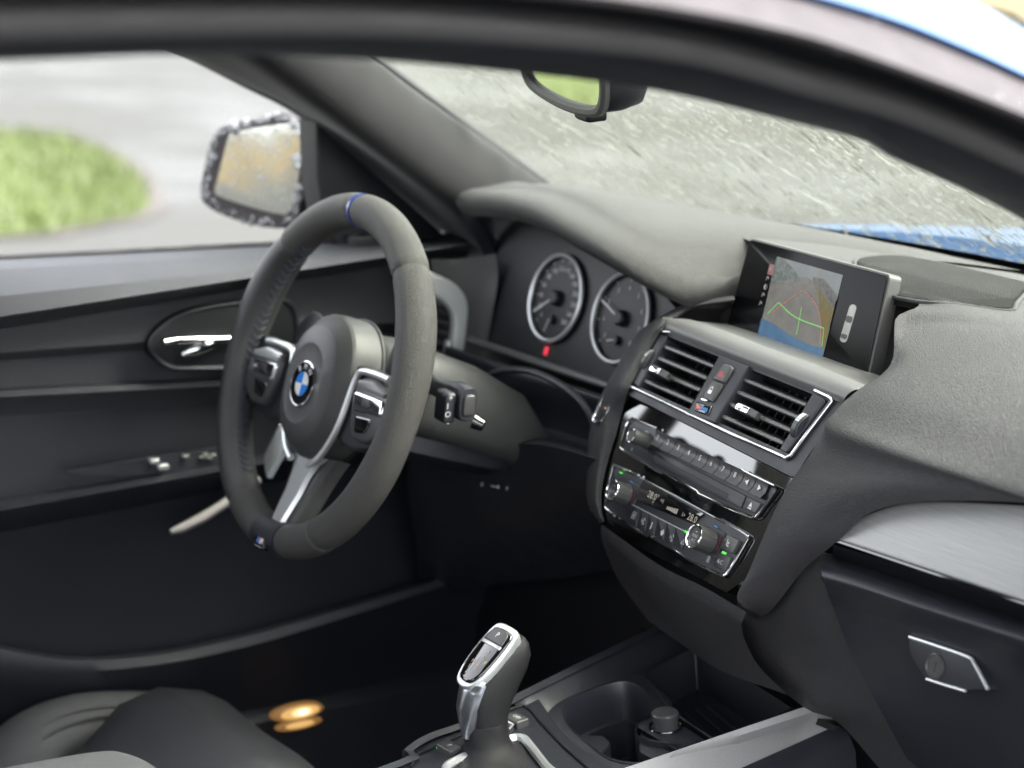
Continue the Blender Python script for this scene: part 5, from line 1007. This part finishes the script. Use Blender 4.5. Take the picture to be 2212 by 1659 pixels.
# sloping top face frame
A0 = on(zH(655, 790), 0, -.004); A1 = on(zH(1005, 352), 0, -.004)
fk2 = Fr((A0+A1)/2, (1, 0, 0), A1-A0)
HL = np.linalg.norm(A1-A0)/2
face = crc([np.array(p) for p in [(-.012, HL), (.012, HL), (.0178, HL*.7), (.0190, 0), (.0165, -HL*.6), (.009, -HL), (-.009, -HL), (-.0165, -HL*.6), (-.0190, 0), (-.0178, HL*.7)]], 3)
def shp(k, h, dy=0): return [fk2.pt(p[0]*k, p[1]*k+dy, h) for p in face]
mk('chrome_bezel', loft([shp(.95, -.012), shp(1.03, -.006), shp(1.06, -.002), shp(1.04, .001), shp(.99, .0018), shp(.93, .001)]), M['silver'], gsel, ang=70)
mk('chrome_spine', loft([[np.array([x, y, z]) for x, y, z in ((w0, yb-.0, z), (w0*.7, yb-.006, z), (0, yb-.008, z), (-w0*.7, yb-.006, z), (-w0, yb, z), (-w0*.6, yb+.006, z), (w0*.6, yb+.006, z))] for z, yb, w0 in ((-.248, -.044, .006), (-.235, -.046, .010), (-.22, -.047, .0145), (-.205, -.043, .0175), (-.197, -.040, .018))]), M['spine'], gsel, ang=70)
mk('selector_window', loft([shp(.9, .0005), shp(.88, .0024), shp(.8, .003)]), M['piano'], gsel, ang=60)
pb_ = rpoly([(-.0135, HL*.42), (.0135, HL*.42), (.0122, HL*.78), (.007, HL*.88), (-.007, HL*.88), (-.0122, HL*.78)], .002)
mk('park_button', prism(fk2, pb_, .0, .0042, .0012), M['key'], gsel); mk('park_letter', text(fk2, 'P', 0, HL*.66, .0075, .0045), M['white'], gsel)
mk('button_bar', prism(fk2, rpoly(rect(-.0145, .0145, HL*.30, HL*.41), .0008), .0, .0040, .0008), M['silver'], gsel)
for s, a, b_, m_ in (('R', .004, HL*.12, 'e_lcd'), ('N', .004, -HL*.10, 'e_lcd'), ('D', .004, -HL*.42, 'e_orange'), ('M\nS', -.006, -HL*.40, 'e_orange'), ('+', -.004, -HL*.70, 'e_orange'), ('P', .0102, -HL*.22, 'e_yel')): mk('gear_letter', text(fk2, s, a, b_, .0062 if len(s) < 2 else .0052, .0034), M[m_], gsel)
mk('gear_line', [stroke(fk2, [(.004, HL*.03), (.004, -HL*.03)], .0005, .0034), stroke(fk2, [(.004, -HL*.19), (.004, -HL*.32)], .0005, .0034), stroke(fk2, [(-.002, -HL*.1), (-.002, -HL*.6)], .0005, .0034)], M['e_lcd'], gsel)

# ------------------------------------------------------------------ driver's seat, floor, sill
seat = mk('driver_seat', [loft([[np.array([x, y, z]) for x, z in ((-.53, -.50), (-.53, zt-.03), (-.51, zt-.008), (-.45, zt), (-.37, zt-.004), (-.28, zt), (-.22, zt-.008), (-.205, zt-.03), (-.205, -.50))] for y, zt in ((-.75, -.48), (-.35, -.455), (-.25, -.44), (-.205, -.395), (-.165, -.358), (-.12, -.347), (-.07, -.36), (-.035, -.395), (-.025, -.44))])], M['seat'], car, ang=60)
seat['label'] = 'dark leather driver seat cushion with raised side bolsters'
def bolster(x, z, y1, r, lean):
    path = [np.array([x-lean*.02, -.8, z-.02]), np.array([x, -.45, z]), np.array([x, -.25, z-.002]), np.array([x, y1-.09, z-.008]), np.array([x+lean*.004, y1-.035, z-.03]), np.array([x+lean*.008, y1, z-.075])]
    p2 = cr(path, 6); return tube(p2, list(np.interp(np.linspace(0, 1, len(p2)), [0, .6, .85, 1], [r, r, r*.9, r*.55])), 18, ref=(0, 0, 1), sy=1.15)
cp_ = [(-420, 1700), (-180, 1660), (0, 1612), (74, 1540), (167, 1505), (298, 1499), (372, 1509), (417, 1532), (440, 1580)]
bp_ = cr([on(p, 0, -.60)-np.array([0, 0, .05]) for p in cp_], 5)
mk('bolster', tube(bp_, list(np.interp(np.linspace(0, 1, len(bp_)), [0, .8, .93, 1], [.05, .05, .046, .03])), 20, ref=(0, 0, 1)), M['bolster'], seat, ang=70); mk('bolster', bolster(-.165, -.46, -.05, .045, -1), M['seat'], seat, ang=70)
for dv_ in (10, 22): mk('piping', tube(cr([on((p[0]+dv_*.3, p[1]+dv_), 0, -.60)+np.array([.016+.0009*dv_, 0, 0]) for p in cp_[1:-1]], 5), .0022, 6), M['bolster'], seat)
mk('floor', rawgrid([[np.array([x, y, z]) for x in (-.75, -.3, .1, .45, .75)] for y, z in ((-1.6, -.60), (-.2, -.62), (.25, -.60), (.45, -.42), (.5, -.1))]), M['carpet'], car)
sill = mk('door_sill', rawgrid([[np.array([x, y, z]) for y in (-1.0, -.3, .1, .4)] for x, z in ((-.72, -.45), (-.69, -.455), (-.655, -.46), (-.64, -.475), (-.635, -.62))]), M['hard'], car)
lampc = on((645, 1540), 0, -.60)
flm = Fr(lampc, (0, 1, 0), (0, 0, 1))
el = lambda a, b_, ra, rb: [(a+ra*math.cos(t), b_+rb*math.sin(t)) for t in np.linspace(0, 6.2832, 20, endpoint=False)]
mk('footwell_lamp', prism(flm, el(0, 0, .033, .0095), -.01, .0, .003), M['e_w0'], sill)
for k_, (a_, ra, rb, m_) in enumerate(((.002, .025, .0075, 'e_warm'), (.004, .013, .0048, 'e_w2'), (.005, .006, .0025, 'e_bulb'))): mk('lamp_and_reflection_core', prism(flm, el(a_, .0005, ra, rb), -.001, .0006+.0006*k_), M[m_], sill)
q = on((648, 1566), 0, -.60); flm2 = Fr(q, (0, 1, 0), (0, 0, 1)); mk('painted_lamp_reflection', prism(flm2, el(0, 0, .030, .0065), -.006, -.001, .002), M['e_w0'], sill); mk('lamp_and_reflection_core', prism(flm2, el(.0, .0005, .018, .0035), -.001, .001), M['e_warm'], sill)  # glowing second oval and core imitate the lamp's reflection in the sill
# passenger seat, rear bench and rear side walls close the cabin
def seatback(x, y, name, lab):
    o = mk(name, [loft([[np.array([x+a*w0, y-.05-(z+.35)*.35+b_*t0, z]) for a, b_ in ((-1, -.6), (-.8, .7), (-.5, 1), (.5, 1), (.8, .7), (1, -.6), (.6, -1), (-.6, -1))] for z, w0, t0 in ((-.42, .2, .05), (-.3, .24, .06), (-.05, .25, .06), (.12, .22, .05), (.2, .16, .04), (.24, .11, .035), (.36, .11, .035), (.4, .08, .02))])], M['seat'], car, ang=60); o['label'] = lab; return o
seatback(.37, -.72, 'passenger_backrest', 'dark leather passenger seat backrest'); seatback(-.37, -.66, 'driver_backrest', 'dark leather driver seat backrest')
mk('passenger_cushion', [loft([[np.array([x, y, z]) for x, z in ((.13, -.56), (.13, zt-.02), (.18, zt+.02), (.26, zt), (.48, zt), (.56, zt+.02), (.61, zt-.02), (.61, -.56))] for y, zt in ((-.85, -.44), (-.45, -.41), (-.22, -.39), (-.16, -.41), (-.14, -.46))])], M['seat'], car, ang=60)
mk('rear_bench', [loft([[np.array([x, y, z]) for y, z in ((-1.15, -.58), (-1.12, -.38), (-1.5, -.4), (-1.62, .12), (-1.75, .12), (-1.7, -.58))] for x in (-.62, .62)])], M['seat'], car)
for s in (-1, 1):
    mk('rear_side_panel', rawgrid([[np.array([s*.66, y, z]) for y in (-.78, -1.2, -1.75)] for z in (.1, -.3, -.62)]), M['hard'], car)
    mk('b_pillar', rawgrid([[np.array([s*x, y, z]) for y in (-.80, -.92)] for x, z in ((.68, -.62), (.68, .1), (.6, .42))]), M['pillar'], car)
    mk('rear_pillar', rawgrid([[np.array([s*x, y+dy, z]) for dy in (0, -.3)] for x, y, z in ((.66, -1.55, .1), (.55, -1.4, .42))]), M['pillar'], car)
